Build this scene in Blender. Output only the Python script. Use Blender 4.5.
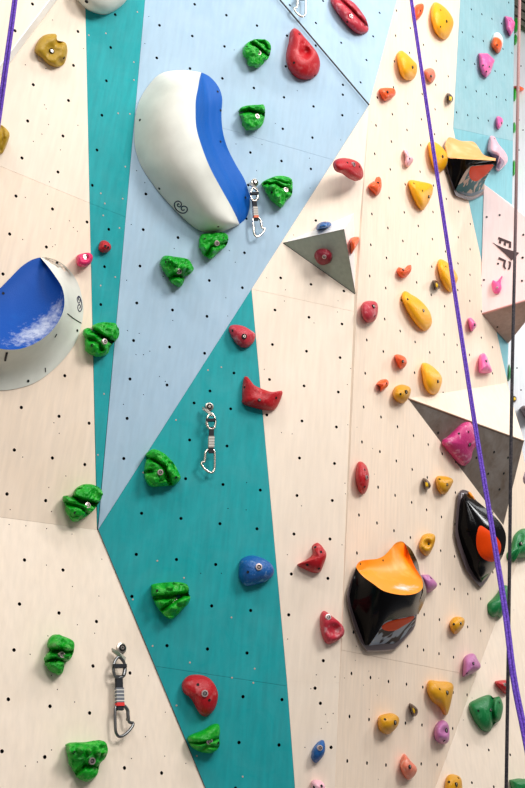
import bpy, bmesh, math, random
from mathutils import Vector, Matrix, noise
from mathutils.bvhtree import BVHTree
from mathutils.geometry import delaunay_2d_cdt

for o in list(bpy.data.objects): bpy.data.objects.remove(o)
random.seed(4)
SC = bpy.context.scene
COL = SC.collection

# ---------------------------------------------------------------- camera
F, CX, CY = 964.4, 262.5, 394.0
S = 0.17                       # metres per T-nut spacing
up = Vector((.0910, -1, .341)).normalized()
fwd = Vector((0, 0, 1)); fh = (fwd - up * fwd.dot(up)).normalized(); rt = up.cross(fh) * -1
if rt.x < 0: rt = -rt
EYE = Vector((0, 0, 1.6))
def C2W(v): return Vector((rt.dot(v), fh.dot(v), up.dot(v)))
cd = bpy.data.cameras.new('camera'); cam = bpy.data.objects.new('camera', cd); COL.objects.link(cam)
cd.sensor_fit = 'VERTICAL'; cd.sensor_height = 36; cd.lens = 36 * F / 788; cd.clip_end = 100; cd.clip_start = .05
ax, ay, az = C2W(Vector((1, 0, 0))), C2W(Vector((0, -1, 0))), C2W(Vector((0, 0, -1)))
cam.matrix_world = Matrix(((ax.x, ay.x, az.x, EYE.x), (ax.y, ay.y, az.y, EYE.y), (ax.z, ay.z, az.z, EYE.z), (0, 0, 0, 1)))
SC.camera = cam

# ---------------------------------------------------------------- light
SC.view_settings.view_transform = 'Standard'; SC.view_settings.look = 'None'
SC.view_settings.exposure = 0.0; SC.view_settings.gamma = 1; SC.view_settings.use_curve_mapping = False
w = bpy.data.worlds.new('hall'); SC.world = w; w.use_nodes = True
w.node_tree.nodes['Background'].inputs[0].default_value = (1, .985, .97, 1)
w.node_tree.nodes['Background'].inputs[1].default_value = .2
def area(name, loc, target, sx, sy, power, col=(1, 1, 1)):
    l = bpy.data.lights.new(name, 'AREA'); l.shape = 'RECTANGLE'; l.size = sx; l.size_y = sy; l.energy = power; l.color = col
    o = bpy.data.objects.new(name, l); COL.objects.link(o); o.location = loc
    o.rotation_euler = (Vector(target) - Vector(loc)).to_track_quat('-Z', 'Y').to_euler(); return o
area('unseen_lamp', (0.4, -0.8, 5.4), (0, 5, 1.6), 2.4, 0.6, 92)
area('unseen_lamp', (5.2, 6.2, 6.2), (4.0, 10, 3.6), 1.4, 1.4, 230)  # unseen lamp added to brighten the far wall
area('unseen_lamp', (0.2, 2.6, 7.2), (-.2, 4.6, 1.5), 2.0, 0.6, 24)
area('unseen_lamp', (2.6, 3.4, 7.8), (1.4, 5.6, 2.0), 2.0, 0.6, 78, (.96, .98, 1))
area('unseen_lamp', (-1.9, 1.0, 6.4), (-1.0, 4.5, 1.2), 1.5, 0.5, 48)
area('unseen_lamp', (3.4, 0.6, 6.6), (1.2, 5.6, 2.2), 1.8, 1.8, 255, (1, .99, .98))

# ---------------------------------------------------------------- geometry of the wall facets (camera frame, T-nut units)
PL = {'A':(0.63391,-0.15210,-0.75830,-21.08941), 'D':(0.44143,-0.19054,-0.87683,-23.25365), 'G':(0.27590,-0.30681,-0.91090,-23.78176), 'F':(0.80513,-0.14084,-0.57614,-13.42238), 'B':(0.62542,-0.41782,-0.65900,-19.58630), 'H':(0.55852,-0.33049,-0.76081,-18.09956), 'I':(0.74437,-0.17799,-0.64361,-15.87866), 'L':(0.75462,-0.12304,-0.64452,-16.37709), 'J':(0.64647,-0.38507,-0.65864,-19.19679),}
PL['K'] = (-.20, -.30, -.933, -.933 * 52 - .2 * 10)
PL = {k: (Vector(v[:3]).normalized(), v[3] / Vector(v[:3]).length) for k, v in PL.items()}
def ray(px, py): return Vector(((px - CX) / F, (py - CY) / F, 1))
def P3(pl, px, py, h=0.0):                     # world point above facet pl that the photograph shows at px, py
    n, k = PL[pl]; r = ray(px, py)
    return C2W(r * ((k + h) / n.dot(r)) * S) + EYE
def PN(pl): return C2W(PL[pl][0])
def proj(p):
    v = cam_inv @ p; return (CX + F * v.x / -v.z, CY - F * v.y / -v.z)
cam_inv = cam.matrix_world.inverted()
def ZC(o, s, pts): return [(o[0] + p[0] / s, o[1] + p[1] / s) for p in pts]

# ---------------------------------------------------------------- materials
def lin(c): return tuple(((x / 255) / 12.92 if x / 255 < .04045 else ((x / 255 + .055) / 1.055) ** 2.4) for x in c) + (1,)
MATS = {}
def mat(name, rgb, rough=.5, metal=0, rgb2=None, nscale=20, nlo=.45, nhi=.7, bump=0, bscale=60, coat=0, spec=.5, nstr=1, detail=5):
    if name in MATS: return MATS[name]
    m = bpy.data.materials.new(name); m.use_nodes = True; nt = m.node_tree; b = nt.nodes['Principled BSDF']
    b.inputs['Base Color'].default_value = lin(rgb); b.inputs['Roughness'].default_value = rough; b.inputs['Metallic'].default_value = metal
    b.inputs['Specular IOR Level'].default_value = spec
    if coat: b.inputs['Coat Weight'].default_value = coat; b.inputs['Coat Roughness'].default_value = .05
    g = nt.nodes.new('ShaderNodeNewGeometry')
    if rgb2:
        n = nt.nodes.new('ShaderNodeTexNoise'); n.inputs['Scale'].default_value = nscale; n.inputs['Detail'].default_value = detail
        nt.links.new(g.outputs['Position'], n.inputs['Vector'])
        r = nt.nodes.new('ShaderNodeMapRange'); r.inputs[1].default_value = nlo; r.inputs[2].default_value = nhi; r.inputs[4].default_value = nstr
        nt.links.new(n.outputs[0], r.inputs[0])
        x = nt.nodes.new('ShaderNodeMix'); x.data_type = 'RGBA'; x.inputs[6].default_value = lin(rgb); x.inputs[7].default_value = lin(rgb2)
        nt.links.new(r.outputs[0], x.inputs[0]); nt.links.new(x.outputs[2], b.inputs['Base Color'])
    if bump:
        n = nt.nodes.new('ShaderNodeTexNoise'); n.inputs['Scale'].default_value = bscale; n.inputs['Detail'].default_value = 4
        nt.links.new(g.outputs['Position'], n.inputs['Vector'])
        u = nt.nodes.new('ShaderNodeBump'); u.inputs['Strength'].default_value = bump; u.inputs['Distance'].default_value = .004
        nt.links.new(n.outputs[0], u.inputs['Height']); nt.links.new(u.outputs[0], b.inputs['Normal'])
    MATS[name] = m; return m
def wall_mat(name, rgb, chalk=.35, grain=.05, chalk_rgb=(245, 246, 244)):
    """painted plywood: long faint grain, soft blotches, a few chalk smears"""
    if name in MATS: return MATS[name]
    m = bpy.data.materials.new(name); m.use_nodes = True; nt = m.node_tree; b = nt.nodes['Principled BSDF']
    b.inputs['Roughness'].default_value = .62; b.inputs['Specular IOR Level'].default_value = .15
    g = nt.nodes.new('ShaderNodeNewGeometry')
    mp = nt.nodes.new('ShaderNodeMapping'); mp.inputs['Scale'].default_value = (26, 26, 3.2)
    nt.links.new(g.outputs['Position'], mp.inputs[0])
    n = nt.nodes.new('ShaderNodeTexNoise'); n.inputs['Scale'].default_value = 2; n.inputs['Detail'].default_value = 8
    nt.links.new(mp.outputs[0], n.inputs['Vector'])
    c1 = lin(tuple(min(255, v * (1 + grain * .4)) for v in rgb)); c2 = lin(tuple(v * (1 - grain) for v in rgb))
    x = nt.nodes.new('ShaderNodeMix'); x.data_type = 'RGBA'; x.inputs[6].default_value = c1; x.inputs[7].default_value = c2
    r = nt.nodes.new('ShaderNodeMapRange'); r.inputs[1].default_value = .3; r.inputs[2].default_value = .7
    nt.links.new(n.outputs[0], r.inputs[0]); nt.links.new(r.outputs[0], x.inputs[0])
    n2 = nt.nodes.new('ShaderNodeTexNoise'); n2.inputs['Scale'].default_value = 7.5; n2.inputs['Detail'].default_value = 9; n2.inputs['Roughness'].default_value = .68; n2.inputs['Distortion'].default_value = .6
    nt.links.new(g.outputs['Position'], n2.inputs['Vector'])
    r2 = nt.nodes.new('ShaderNodeMapRange'); r2.inputs[1].default_value = .2; r2.inputs[2].default_value = .8; r2.inputs[4].default_value = chalk
    nt.links.new(n2.outputs[0], r2.inputs[0])
    y = nt.nodes.new('ShaderNodeMix'); y.data_type = 'RGBA'; y.inputs[7].default_value = lin(chalk_rgb)
    nt.links.new(r2.outputs[0], y.inputs[0]); nt.links.new(x.outputs[2], y.inputs[6]); nt.links.new(y.outputs[2], b.inputs['Base Color'])
    u = nt.nodes.new('ShaderNodeBump'); u.inputs['Strength'].default_value = .02; u.inputs['Distance'].default_value = .003
    nt.links.new(n.outputs[0], u.inputs['Height']); nt.links.new(u.outputs[0], b.inputs['Normal'])
    MATS[name] = m; return m

BEIGE = wall_mat('beige_painted_plywood', (244, 220, 195), .12, .035)
BEIGE2 = wall_mat('pale_beige_painted_plywood', (243, 223, 201), .12, .03)
TEAL = wall_mat('teal_painted_plywood', (0, 154, 158), .04, .06)
BLUE = wall_mat('light_blue_painted_plywood', (162, 189, 208), .12, .03)
CYAN = wall_mat('pale_cyan_painted_plywood', (133, 176, 183), .15, .04)
PINKW = wall_mat('pale_pink_painted_plywood', (242, 215, 211), .12, .03)
GREYW = wall_mat('grey_textured_paint', (87, 67, 49), .2, .08)
DGREY = wall_mat('dark_grey_textured_paint', (163, 172, 153), .15, .06)
PALEW = wall_mat('pale_blue_white_paint', (235, 236, 239), .1, .03)
DARK = mat('recess_shade_dark', (22, 18, 16), .9)
HOLE = mat('screw_hole_dark', (12, 10, 10), .8)
STEEL = mat('brushed_steel', (190, 180, 168), .32, 1)
WASHER = mat('washer_metal', (205, 185, 182), .35, .7)
def hm(color, chalk=.5):
    base = {'green': ((4, 158, 26), (110, 225, 90)), 'darkgreen': ((0, 112, 52), (90, 175, 120)), 'red': ((182, 10, 24), (230, 160, 158)),
            'maroon': ((130, 16, 36), (225, 160, 165)), 'pinkred': ((190, 44, 60), (240, 200, 200)), 'yellow': ((246, 172, 4), (252, 196, 40)),
            'mustard': ((214, 150, 4), (228, 172, 40)), 'olive': ((176, 138, 22), (130, 104, 40)), 'orange': ((240, 88, 28), (248, 170, 110)),
            'salmon': ((228, 120, 92), (240, 190, 170)), 'pink': ((235, 96, 160), (250, 190, 215)), 'magenta': ((216, 24, 92), (235, 130, 160)),
            'mauve': ((184, 108, 160), (228, 190, 215)), 'blue': ((16, 88, 156), (170, 200, 222)), 'blush': ((238, 180, 190), (250, 225, 228)),
            'deeppink': ((196, 48, 116), (236, 180, 205)), 'brown': ((112, 88, 92), (190, 165, 165)), 'whiteorange': ((250, 235, 225), (245, 140, 60))}[color]
    return mat('hold_resin_' + color, base[0], .42, 0, base[1], 30, .56, .74, .7, 120, nstr=chalk, spec=.4)

# ---------------------------------------------------------------- object helpers
def tag(o, label=None, cat=None, group=None, kind=None):
    if label: o['label'] = label
    if cat: o['category'] = cat
    if group: o['group'] = group
    if kind: o['kind'] = kind
    return o
def empty(name, loc):
    o = bpy.data.objects.new(name, None); o.location = loc; o.empty_display_size = .05; COL.objects.link(o); return o
def mk(name, verts, faces, m, parent=None, smooth=True, origin=None, mats=None, fm=None):
    """one mesh object from world-space verts"""
    if origin is None: origin = parent_loc(parent) if parent else verts[0]
    me = bpy.data.meshes.new(name); me.from_pydata([tuple(Vector(v) - Vector(origin)) for v in verts], [], faces)
    bm = bmesh.new(); bm.from_mesh(me); bmesh.ops.remove_doubles(bm, verts=bm.verts, dist=1e-5)
    bmesh.ops.recalc_face_normals(bm, faces=bm.faces); bm.to_mesh(me); bm.free()
    for q in (mats or [m]): me.materials.append(q)
    if fm and len(fm) == len(me.polygons):
        for p, i in zip(me.polygons, fm): p.material_index = i
    for p in me.polygons: p.use_smooth = smooth
    o = bpy.data.objects.new(name, me); COL.objects.link(o)
    WORLD[o.name] = Vector(origin)
    if parent: o.parent = parent; o.location = Vector(origin) - parent_loc(parent)
    else: o.location = origin
    return o
WORLD = {}
def parent_loc(p):
    v = Vector(p.location)
    while p.parent: p = p.parent; v += p.location
    return v
def face_camera(o):                 # open sheets: make normals look at the hall
    me = o.data; org = WORLD[o.name]; s = sum((p.normal.dot(EYE - org - p.center) * p.area for p in me.polygons))
    if s < 0: me.flip_normals()
    return o
def solid(o, t, offset=-1):
    md = o.modifiers.new('thickness', 'SOLIDIFY'); md.thickness = t; md.offset = offset; return o
def bvh(*objs):
    V, Fc = [], []
    for o in objs:
        b = len(V); org = WORLD[o.name]
        V += [v.co + org for v in o.data.vertices]; Fc += [[b + i for i in p.vertices] for p in o.data.polygons]
    return BVHTree.FromPolygons(V, Fc)
def hit(tree, px, py):
    d = C2W(ray(px, py)).normalized(); r = tree.ray_cast(EYE, d)
    if r[0] is None: return None, None
    n = r[1] if r[1].dot(d) < 0 else -r[1]
    return r[0], n
def smooth_closed(pts, N, sharp=False):
    P = [Vector(p) for p in pts]; n = len(P); out = []
    L = [(P[(i + 1) % n] - P[i]).length for i in range(n)]; T = sum(L)
    for k in range(N):
        s = T * k / N; i = 0
        while s > L[i] and i < n - 1: s -= L[i]; i += 1
        t = s / L[i] if L[i] else 0
        a, b, c, e = P[i - 1], P[i], P[(i + 1) % n], P[(i + 2) % n]
        if sharp: out.append(b.lerp(c, t)); continue
        q = .5 * ((2 * b) + (c - a) * t + (2 * a - 5 * b + 4 * c - e) * t * t + (-a + 3 * b - 3 * c + e) * t ** 3)
        out.append(q)
    return out
def smooth_open(pts, N, cr=True):
    P = [Vector(p) for p in pts]; n = len(P); out = []
    L = [max(1e-6, (P[i + 1].xy - P[i].xy).length) for i in range(n - 1)]; T = sum(L)
    for k in range(N + 1):
        s = T * k / N; i = 0
        while i < n - 2 and s > L[i]: s -= L[i]; i += 1
        t = min(1, s / L[i]); b, c = P[i], P[i + 1]; a = P[i - 1] if i else b; e = P[i + 2] if i + 2 < n else c
        out.append(.5 * ((2 * b) + (c - a) * t + (2 * a - 5 * b + 4 * c - e) * t * t + (-a + 3 * b - 3 * c + e) * t ** 3) if cr else b.lerp(c, t))
    return out
def tube(name, pts, r, m, parent=None, nseg=8, closed=False, origin=None):
    """round bar along world points"""
    V, Fc = [], []; n = len(pts); prev = None
    for i, p in enumerate(pts):
        a = pts[i - 1] if (i or closed) else p; b = pts[(i + 1) % n] if (i < n - 1 or closed) else p
        t = (b - a).normalized() if (b - a).length > 1e-9 else Vector((0, 0, 1))
        if prev is None: u = t.orthogonal().normalized()
        else: u = (prev - t * prev.dot(t)).normalized()
        prev = u; v = t.cross(u); rr = r[i] if isinstance(r, list) else r
        for k in range(nseg):
            q = 2 * math.pi * k / nseg; V.append(p + u * math.cos(q) * rr + v * math.sin(q) * rr)
    m_ = n if closed else n - 1
    for i in range(m_):
        for k in range(nseg):
            a, b = i * nseg + k, i * nseg + (k + 1) % nseg; c = ((i + 1) % n) * nseg
            Fc.append((a, b, c + (k + 1) % nseg, c + k))
    if not closed: Fc += [tuple(range(nseg)), tuple(range((n - 1) * nseg, n * nseg))]
    return mk(name, V, Fc, m, parent, True, origin)

# shared bolt and screw-hole meshes, axis +Z
def shared(name, rings, mats):
    V, Fc, FM = [], [], []; N = 12
    for r, z, mi in rings:
        for k in range(N): V.append((r * math.cos(2 * math.pi * k / N), r * math.sin(2 * math.pi * k / N), z))
    for i in range(len(rings) - 1):
        for k in range(N):
            Fc.append((i * N + k, i * N + (k + 1) % N, (i + 1) * N + (k + 1) % N, (i + 1) * N + k)); FM.append(rings[i + 1][2])
    Fc.append(tuple((len(rings) - 1) * N + k for k in range(N))); FM.append(rings[-1][2])
    me = bpy.data.meshes.new(name); me.from_pydata(V, [], Fc)
    for q in mats: me.materials.append(q)
    for p, i in zip(me.polygons, FM): p.material_index = i
    return me
BOLT = shared('bolt', [(.0128, -.008, 0), (.0128, .0035, 0), (.0078, .004, 0), (.007, .001, 1), (.0042, .001, 1), (.004, .003, 0), (.002, .003, 0), (.0018, .001, 1)], [WASHER, HOLE])
BOLT_DARK = shared('bolt', [(.0125, -.008, 1), (.0125, .003, 1), (.0095, .0035, 1), (.0085, .0005, 1), (.006, .0035, 0), (.0036, .0035, 0), (.0034, .001, 1)], [STEEL, HOLE])
SCREW = shared('screw_hole', [(.0075, -.004, 0), (.0075, .0018, 0), (.0055, .0016, 0), (.005, .0004, 0)], [HOLE])
def put(me, name, parent, loc, nrm, sc=1):
    o = bpy.data.objects.new(name, me); COL.objects.link(o); o.parent = parent; o.location = loc - parent_loc(parent)
    o.rotation_euler = nrm.to_track_quat('Z', 'Y').to_euler(); o.scale = (sc,) * 3; WORLD[o.name] = loc; return o

# ---------------------------------------------------------------- wall panels with real T-nut holes
GRID = {'D': [(132.2, -49.2), (129.3, -17.5), (126.2, 14.7), (123.2, 47.6), (120.0, 81.0), (116.9, 115.1), (113.6, 149.9), (110.3, 185.3), (106.9, 221.4), (103.5, 258.2), (100.0, 295.8), (96.4, 334.1), (92.7, 373.1), (89.0, 413.0), (85.2, 453.7), (165.3, -37.5), (162.7, -6.2), (159.5, 25.3), (156.8, 57.9), (154.5, 91.1), (151.7, 124.8), (148.8, 159.1), (145.9, 194.0), (143.2, 229.6), (140.0, 266.0), (136.8, 303.0), (133.6, 340.5), (130.0, 379.0), (127.1, 418.4), (123.8, 458.5), (197.4, -26.2), (194.7, 4.3), (192.3, 36.0), (190.0, 68.5), (188.0, 100.9), (185.5, 134.2), (183.0, 168.0), (180.4, 202.5), (178.0, 237.6), (175.2, 273.4), (172.5, 310.0), (169.6, 347.0), (167.0, 385.0), (164.0, 423.7), (161.1, 463.1), (228.6, -15.2), (226.4, 15.2), (224.5, 46.4), (222.4, 78.4), (220.4, 110.4), (218.3, 143.2), (216.1, 176.7), (213.9, 210.7), (211.6, 245.3), (209.3, 280.5), (207.0, 316.3), (204.6, 353.3), (202.1, 390.6), (199.7, 428.7), (197.1, 467.6), (258.9, -4.5), (257.0, 25.6), (255.4, 56.5), (253.9, 88.0), (251.9, 119.6), (250.4, 152.5), (248.2, 185.0), (246.3, 218.6), (244.5, 252.8), (242.4, 287.7), (240.4, 323.1), (238.4, 359.3), (236.3, 396.1), (234.2, 433.7), (232.0, 471.9), (288.3, 5.9), (287.0, 35.7), (285.7, 66.4), (284.0, 97.3), (282.8, 128.8), (281.5, 161.0), (279.4, 193.2), (277.8, 226.3), (276.2, 260.1), (274.5, 294.5), (272.8, 329.5), (271.1, 365.1), (269.4, 401.4), (267.6, 438.4), (265.8, 476.1), (316.9, 16.0), (315.8, 45.6), (314.6, 75.6), (313.5, 106.4), (312.4, 137.6), (310.9, 168.9), (309.6, 201.1), (308.3, 233.8), (307.0, 267.1), (305.6, 301.1), (304.3, 335.6), (302.9, 370.7), (301.5, 406.6), (300.0, 443.0), (298.5, 480.2), (344.8, 25.9), (343.9, 55.1), (342.9, 84.8), (342.3, 115.2), (341.0, 145.7), (340.0, 177.0), (339.0, 208.8), (338.0, 241.1), (336.9, 274.0), (335.9, 307.5), (334.8, 341.5), (333.7, 376.2), (332.6, 411.5), (331.4, 447.5), (330.3, 484.1), (371.9, 35.4), (371.2, 64.3), (370.5, 93.7), (369.8, 123.6), (369.0, 153.9), (368.3, 184.8), (367.5, 216.2), (366.8, 248.1), (366.0, 280.6), (365.2, 313.7), (364.4, 347.3), (363.6, 381.5), (362.7, 416.4), (361.9, 451.8), (361.0, 487.9), (398.3, 44.7), (397.8, 73.3), (397.3, 102.4), (396.8, 131.9), (396.3, 161.9), (395.8, 192.4), (395.3, 223.5), (394.8, 255.0), (394.3, 287.1), (393.7, 319.7), (393.2, 352.9), (392.6, 386.7), (392.0, 421.1), (391.5, 456.0), (390.9, 491.6)],
        'G': [(112.5, 175.6), (107.5, 208.0), (102.3, 241.2), (97.1, 275.4), (91.6, 310.5), (86.0, 346.7), (80.3, 383.8), (74.4, 422.0), (68.3, 461.3), (62.1, 501.8), (55.6, 543.6), (49.0, 586.6), (42.1, 630.9), (35.1, 676.6), (27.8, 723.8), (20.2, 772.6), (12.4, 822.9), (147.8, 183.4), (143.3, 215.6), (138.7, 248.7), (134.0, 282.7), (129.1, 317.6), (124.1, 353.4), (118.9, 390.3), (113.6, 428.3), (108.2, 467.3), (102.6, 507.5), (96.8, 548.9), (90.9, 591.5), (84.7, 635.5), (78.4, 680.8), (71.9, 727.6), (65.1, 775.9), (58.2, 825.7), (182.6, 191.1), (178.6, 223.1), (174.5, 256.0), (170.2, 289.8), (165.9, 324.4), (161.4, 360.1), (156.9, 396.7), (152.2, 434.4), (147.3, 473.2), (141.6, 513.3), (136.3, 554.4), (131.9, 596.4), (126.4, 640.0), (120.8, 684.9), (115.0, 731.3), (109.1, 779.1), (102.9, 828.5), (216.7, 198.6), (213.2, 230.5), (209.6, 263.2), (205.9, 296.7), (202.0, 331.2), (198.1, 366.6), (194.1, 403.0), (189.6, 440.0), (185.6, 478.7), (181.0, 518.4), (176.5, 559.5), (172.1, 601.2), (167.0, 645.7), (162.4, 689.0), (157.3, 734.9), (152.1, 782.3), (146.7, 831.2), (250.3, 206.0), (247.2, 237.7), (244.1, 270.2), (240.9, 303.6), (237.5, 337.8), (234.0, 373.0), (230.7, 408.8), (227.0, 446.0), (223.0, 484.5), (220.0, 523.7), (215.7, 564.5), (211.7, 605.9), (207.5, 649.0), (203.2, 692.9), (198.7, 738.4), (194.2, 785.4), (189.5, 833.8), (283.3, 213.3), (280.7, 244.8), (280.7, 277.9), (275.0, 310.0), (272.4, 344.5), (269.5, 379.5), (266.8, 415.0), (263.6, 451.7), (260.3, 490.1), (257.0, 528.8), (253.7, 569.2), (250.7, 610.5), (247.0, 653.0), (243.0, 696.7), (239.0, 742.5), (235.5, 788.4), (231.5, 836.4), (315.8, 220.5), (313.6, 251.8), (311.0, 284.3), (309.0, 317.3), (306.5, 351.2), (304.1, 385.9), (302.0, 421.0), (299.5, 458.0), (297.0, 495.5), (294.0, 534.0), (291.3, 574.0), (288.7, 614.8), (285.5, 657.0), (282.0, 699.6), (279.0, 745.0), (275.9, 791.4), (272.5, 838.9), (347.7, 227.5), (346.0, 258.7), (343.9, 291.0), (342.0, 324.0), (340.1, 357.6), (338.3, 392.0), (336.4, 427.0), (334.5, 463.5), (332.3, 500.5), (330.0, 539.0), (327.9, 578.4), (325.4, 619.4), (323.3, 660.7), (320.4, 703.3), (318.1, 748.6), (315.5, 794.3), (312.8, 841.4), (379.2, 234.5), (377.8, 265.5), (376.4, 297.3), (375.0, 329.8), (373.5, 363.3), (372.0, 397.6), (370.4, 432.8), (368.8, 468.9), (367.2, 506.1), (365.5, 544.2), (363.7, 583.4), (362.0, 623.7), (360.1, 665.2), (358.2, 707.9), (356.3, 751.9), (354.3, 797.2), (352.2, 843.8)],
        'F': [(381.9, -7.8), (380.8, 17.7), (379.6, 43.7), (378.4, 70.3), (377.2, 97.5), (376.0, 125.4), (374.7, 153.8), (373.4, 182.9), (371.9, 214.0), (370.8, 244.8), (369.7, 276.0), (367.8, 306.4), (366.8, 340.0), (365.2, 373.3), (363.7, 407.0), (362.0, 442.0), (360.1, 478.6), (359.0, 515.0), (357.0, 553.0), (355.0, 593.0), (353.5, 632.0), (351.5, 673.5), (349.5, 716.5), (347.3, 761.0), (345.5, 805.4), (343.4, 851.6), (396.4, 10.5), (395.5, 35.6), (394.5, 61.3), (393.5, 87.4), (392.4, 114.2), (391.4, 141.5), (390.3, 169.4), (389.2, 198.0), (387.9, 228.0), (386.5, 257.9), (385.7, 288.0), (384.7, 319.0), (383.3, 351.5), (382.1, 383.9), (381.0, 417.0), (379.9, 451.6), (378.1, 487.2), (377.0, 523.0), (375.3, 560.6), (373.8, 598.6), (372.3, 637.7), (370.5, 677.6), (369.0, 719.5), (367.0, 763.0), (365.9, 805.0), (364.2, 849.7), (410.3, 28.1), (409.5, 52.8), (408.7, 78.0), (407.8, 103.7), (407.0, 130.0), (406.1, 156.9), (405.2, 184.3), (404.3, 212.4), (402.9, 241.0), (402.4, 270.3), (401.5, 300.3), (400.2, 331.0), (399.4, 362.3), (398.4, 394.4), (397.5, 426.7), (396.3, 460.9), (395.1, 495.4), (394.0, 530.7), (392.8, 566.9), (391.6, 604.0), (390.4, 642.1), (388.5, 681.5), (387.8, 721.2), (386.0, 765.0), (385.1, 804.6), (383.7, 848.0), (423.5, 44.9), (422.9, 69.2), (422.2, 94.0), (421.5, 119.3), (420.8, 145.2), (420.1, 171.6), (419.4, 198.5), (418.3, 225.9), (417.5, 253.9), (416.7, 282.4), (416.4, 312.3), (415.1, 341.9), (414.6, 372.8), (413.9, 404.4), (413.5, 435.7), (412.2, 469.4), (411.7, 502.4), (410.4, 537.6), (409.4, 572.9), (408.5, 609.1), (407.5, 646.2), (406.5, 684.2), (405.4, 723.2), (404.3, 763.2), (403.3, 804.2), (402.1, 846.3), (436.2, 60.9), (435.7, 84.8), (435.1, 109.3), (434.6, 134.2), (434.1, 159.6), (433.5, 185.6), (433.0, 212.0), (432.4, 239.1), (431.8, 266.7), (431.2, 294.9), (430.6, 323.7), (429.8, 352.5), (429.3, 383.2), (428.7, 413.9), (428.2, 444.5), (427.3, 477.5), (426.6, 509.9), (425.9, 544.1), (425.2, 578.6), (424.2, 614.5), (423.6, 650.0), (422.8, 687.1), (422.0, 725.0), (421.2, 763.9), (420.4, 803.8), (419.5, 844.8), (448.3, 76.3), (447.9, 99.9), (447.5, 123.9), (447.1, 148.4), (446.7, 173.4), (446.3, 198.9), (445.9, 225.0), (445.5, 251.5), (445.0, 278.6), (444.6, 306.3), (444.1, 334.5), (443.7, 362.0), (443.2, 392.9), (442.7, 423.0), (442.2, 453.8), (441.7, 485.2), (441.5, 517.0), (440.7, 550.7), (440.1, 584.0), (439.4, 619.6), (439.0, 653.7), (438.4, 689.8), (437.8, 726.8), (437.2, 764.7), (436.5, 803.5), (435.9, 843.3), (459.9, 91.0), (459.7, 114.2), (459.4, 137.9), (459.1, 162.1), (458.9, 186.7), (458.6, 211.7), (458.3, 237.3), (458.0, 263.4), (457.7, 290.0), (457.4, 317.2), (457.1, 344.9), (456.7, 372.0), (456.4, 402.1), (456.1, 431.6), (455.7, 461.8), (455.4, 492.6), (455.0, 524.1), (454.6, 556.5), (454.3, 589.1), (453.9, 622.8), (453.5, 657.2), (453.1, 692.4), (452.7, 728.5), (452.3, 765.4), (451.8, 803.2), (451.4, 841.9), (471.1, 105.1), (471.0, 128.0), (470.8, 151.4), (470.6, 175.1), (470.5, 199.3), (470.3, 224.0), (470.1, 249.2), (470.0, 274.8), (469.8, 301.0), (469.6, 327.6), (469.4, 354.9), (469.2, 382.6), (469.0, 411.0), (468.8, 439.9), (468.6, 469.4), (468.4, 499.6), (468.2, 530.4), (468.0, 561.9), (467.8, 594.0), (467.6, 626.9), (467.3, 660.5), (467.1, 694.9), (466.9, 730.0), (466.6, 766.0), (466.4, 802.9), (466.1, 840.5), (481.8, 118.7), (481.8, 141.3), (481.7, 164.3), (481.7, 187.7), (481.6, 211.5), (481.5, 235.8), (481.5, 260.5), (481.4, 285.7), (481.4, 311.4), (481.3, 337.6), (481.2, 364.3), (481.2, 391.6), (481.1, 419.4), (481.0, 447.8), (480.9, 476.7), (480.9, 506.2), (480.8, 536.4), (480.7, 567.2), (480.6, 598.7), (480.6, 630.8), (480.5, 663.7), (480.4, 697.2), (480.3, 731.6), (480.2, 766.7), (480.1, 802.6), (480.1, 839.3), (492.1, 131.8), (492.2, 154.0), (492.2, 176.6), (492.3, 199.7), (492.3, 223.2), (492.3, 247.0), (492.4, 271.4), (492.4, 296.2), (492.5, 321.4), (492.5, 347.2), (492.5, 373.4), (492.6, 400.2), (492.6, 427.5), (492.7, 455.3), (492.7, 483.7), (492.8, 512.6), (492.8, 542.2), (492.9, 572.3), (492.9, 603.1), (493.0, 634.6), (493.0, 666.7), (493.1, 699.5), (493.1, 733.0), (493.2, 767.3), (493.2, 802.3), (493.3, 838.1)],
        'I': [(447.1, -30.0), (449.1, -1.2), (451.0, 27.4), (453.0, 55.8), (455.4, 84.3), (456.6, 112.4), (458.7, 140.3), (458.5, -24.0), (460.7, 4.4), (462.3, 32.1), (464.0, 59.9), (465.8, 87.3), (467.7, 115.2), (469.7, 142.6), (469.4, -18.2), (471.4, 9.3), (473.0, 36.7), (474.6, 64.0), (476.3, 91.2), (478.0, 118.0), (480.2, 144.7), (479.8, -12.7), (481.9, 14.3), (483.3, 41.0), (485.1, 67.6), (486.6, 94.1), (488.3, 120.7), (490.3, 146.8), (489.9, -7.4), (491.9, 18.9), (493.2, 45.2), (495.1, 71.0), (496.5, 97.0), (498.3, 123.1), (499.9, 148.8), (499.5, -2.3), (501.5, 23.5), (503.0, 49.0), (504.5, 74.8), (505.8, 100.0), (507.4, 125.5), (509.2, 150.7), (508.7, 2.6), (510.3, 27.9), (511.9, 53.0), (513.4, 78.1), (515.0, 103.0), (516.6, 127.9), (518.1, 152.6)],
        'H': [(278.6, -58.3), (270.9, -36.3), (262.9, -13.7), (254.7, 9.7), (246.2, 33.9), (311.6, -60.8), (304.5, -39.5), (297.3, -17.5), (289.9, 5.2), (282.2, 28.6), (274.2, 52.8), (342.8, -63.1), (336.4, -42.4), (329.9, -21.1), (323.1, 0.9), (315.9, 23.0), (308.9, 47.0), (301.5, 71.1), (366.6, -45.2), (360.7, -24.5), (354.6, -3.1), (348.3, 18.9), (341.2, 42.7), (335.1, 64.9), (328.2, 89.1), (389.9, -27.7), (384.4, -7.0), (379.6, 12.8), (373.2, 36.3), (366.5, 60.0), (360.6, 82.4), (354.1, 106.5), (412.7, -10.6), (407.6, 10.2), (402.3, 31.5), (396.8, 53.5), (391.2, 76.2), (385.4, 99.5), (379.5, 123.6)],
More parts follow.
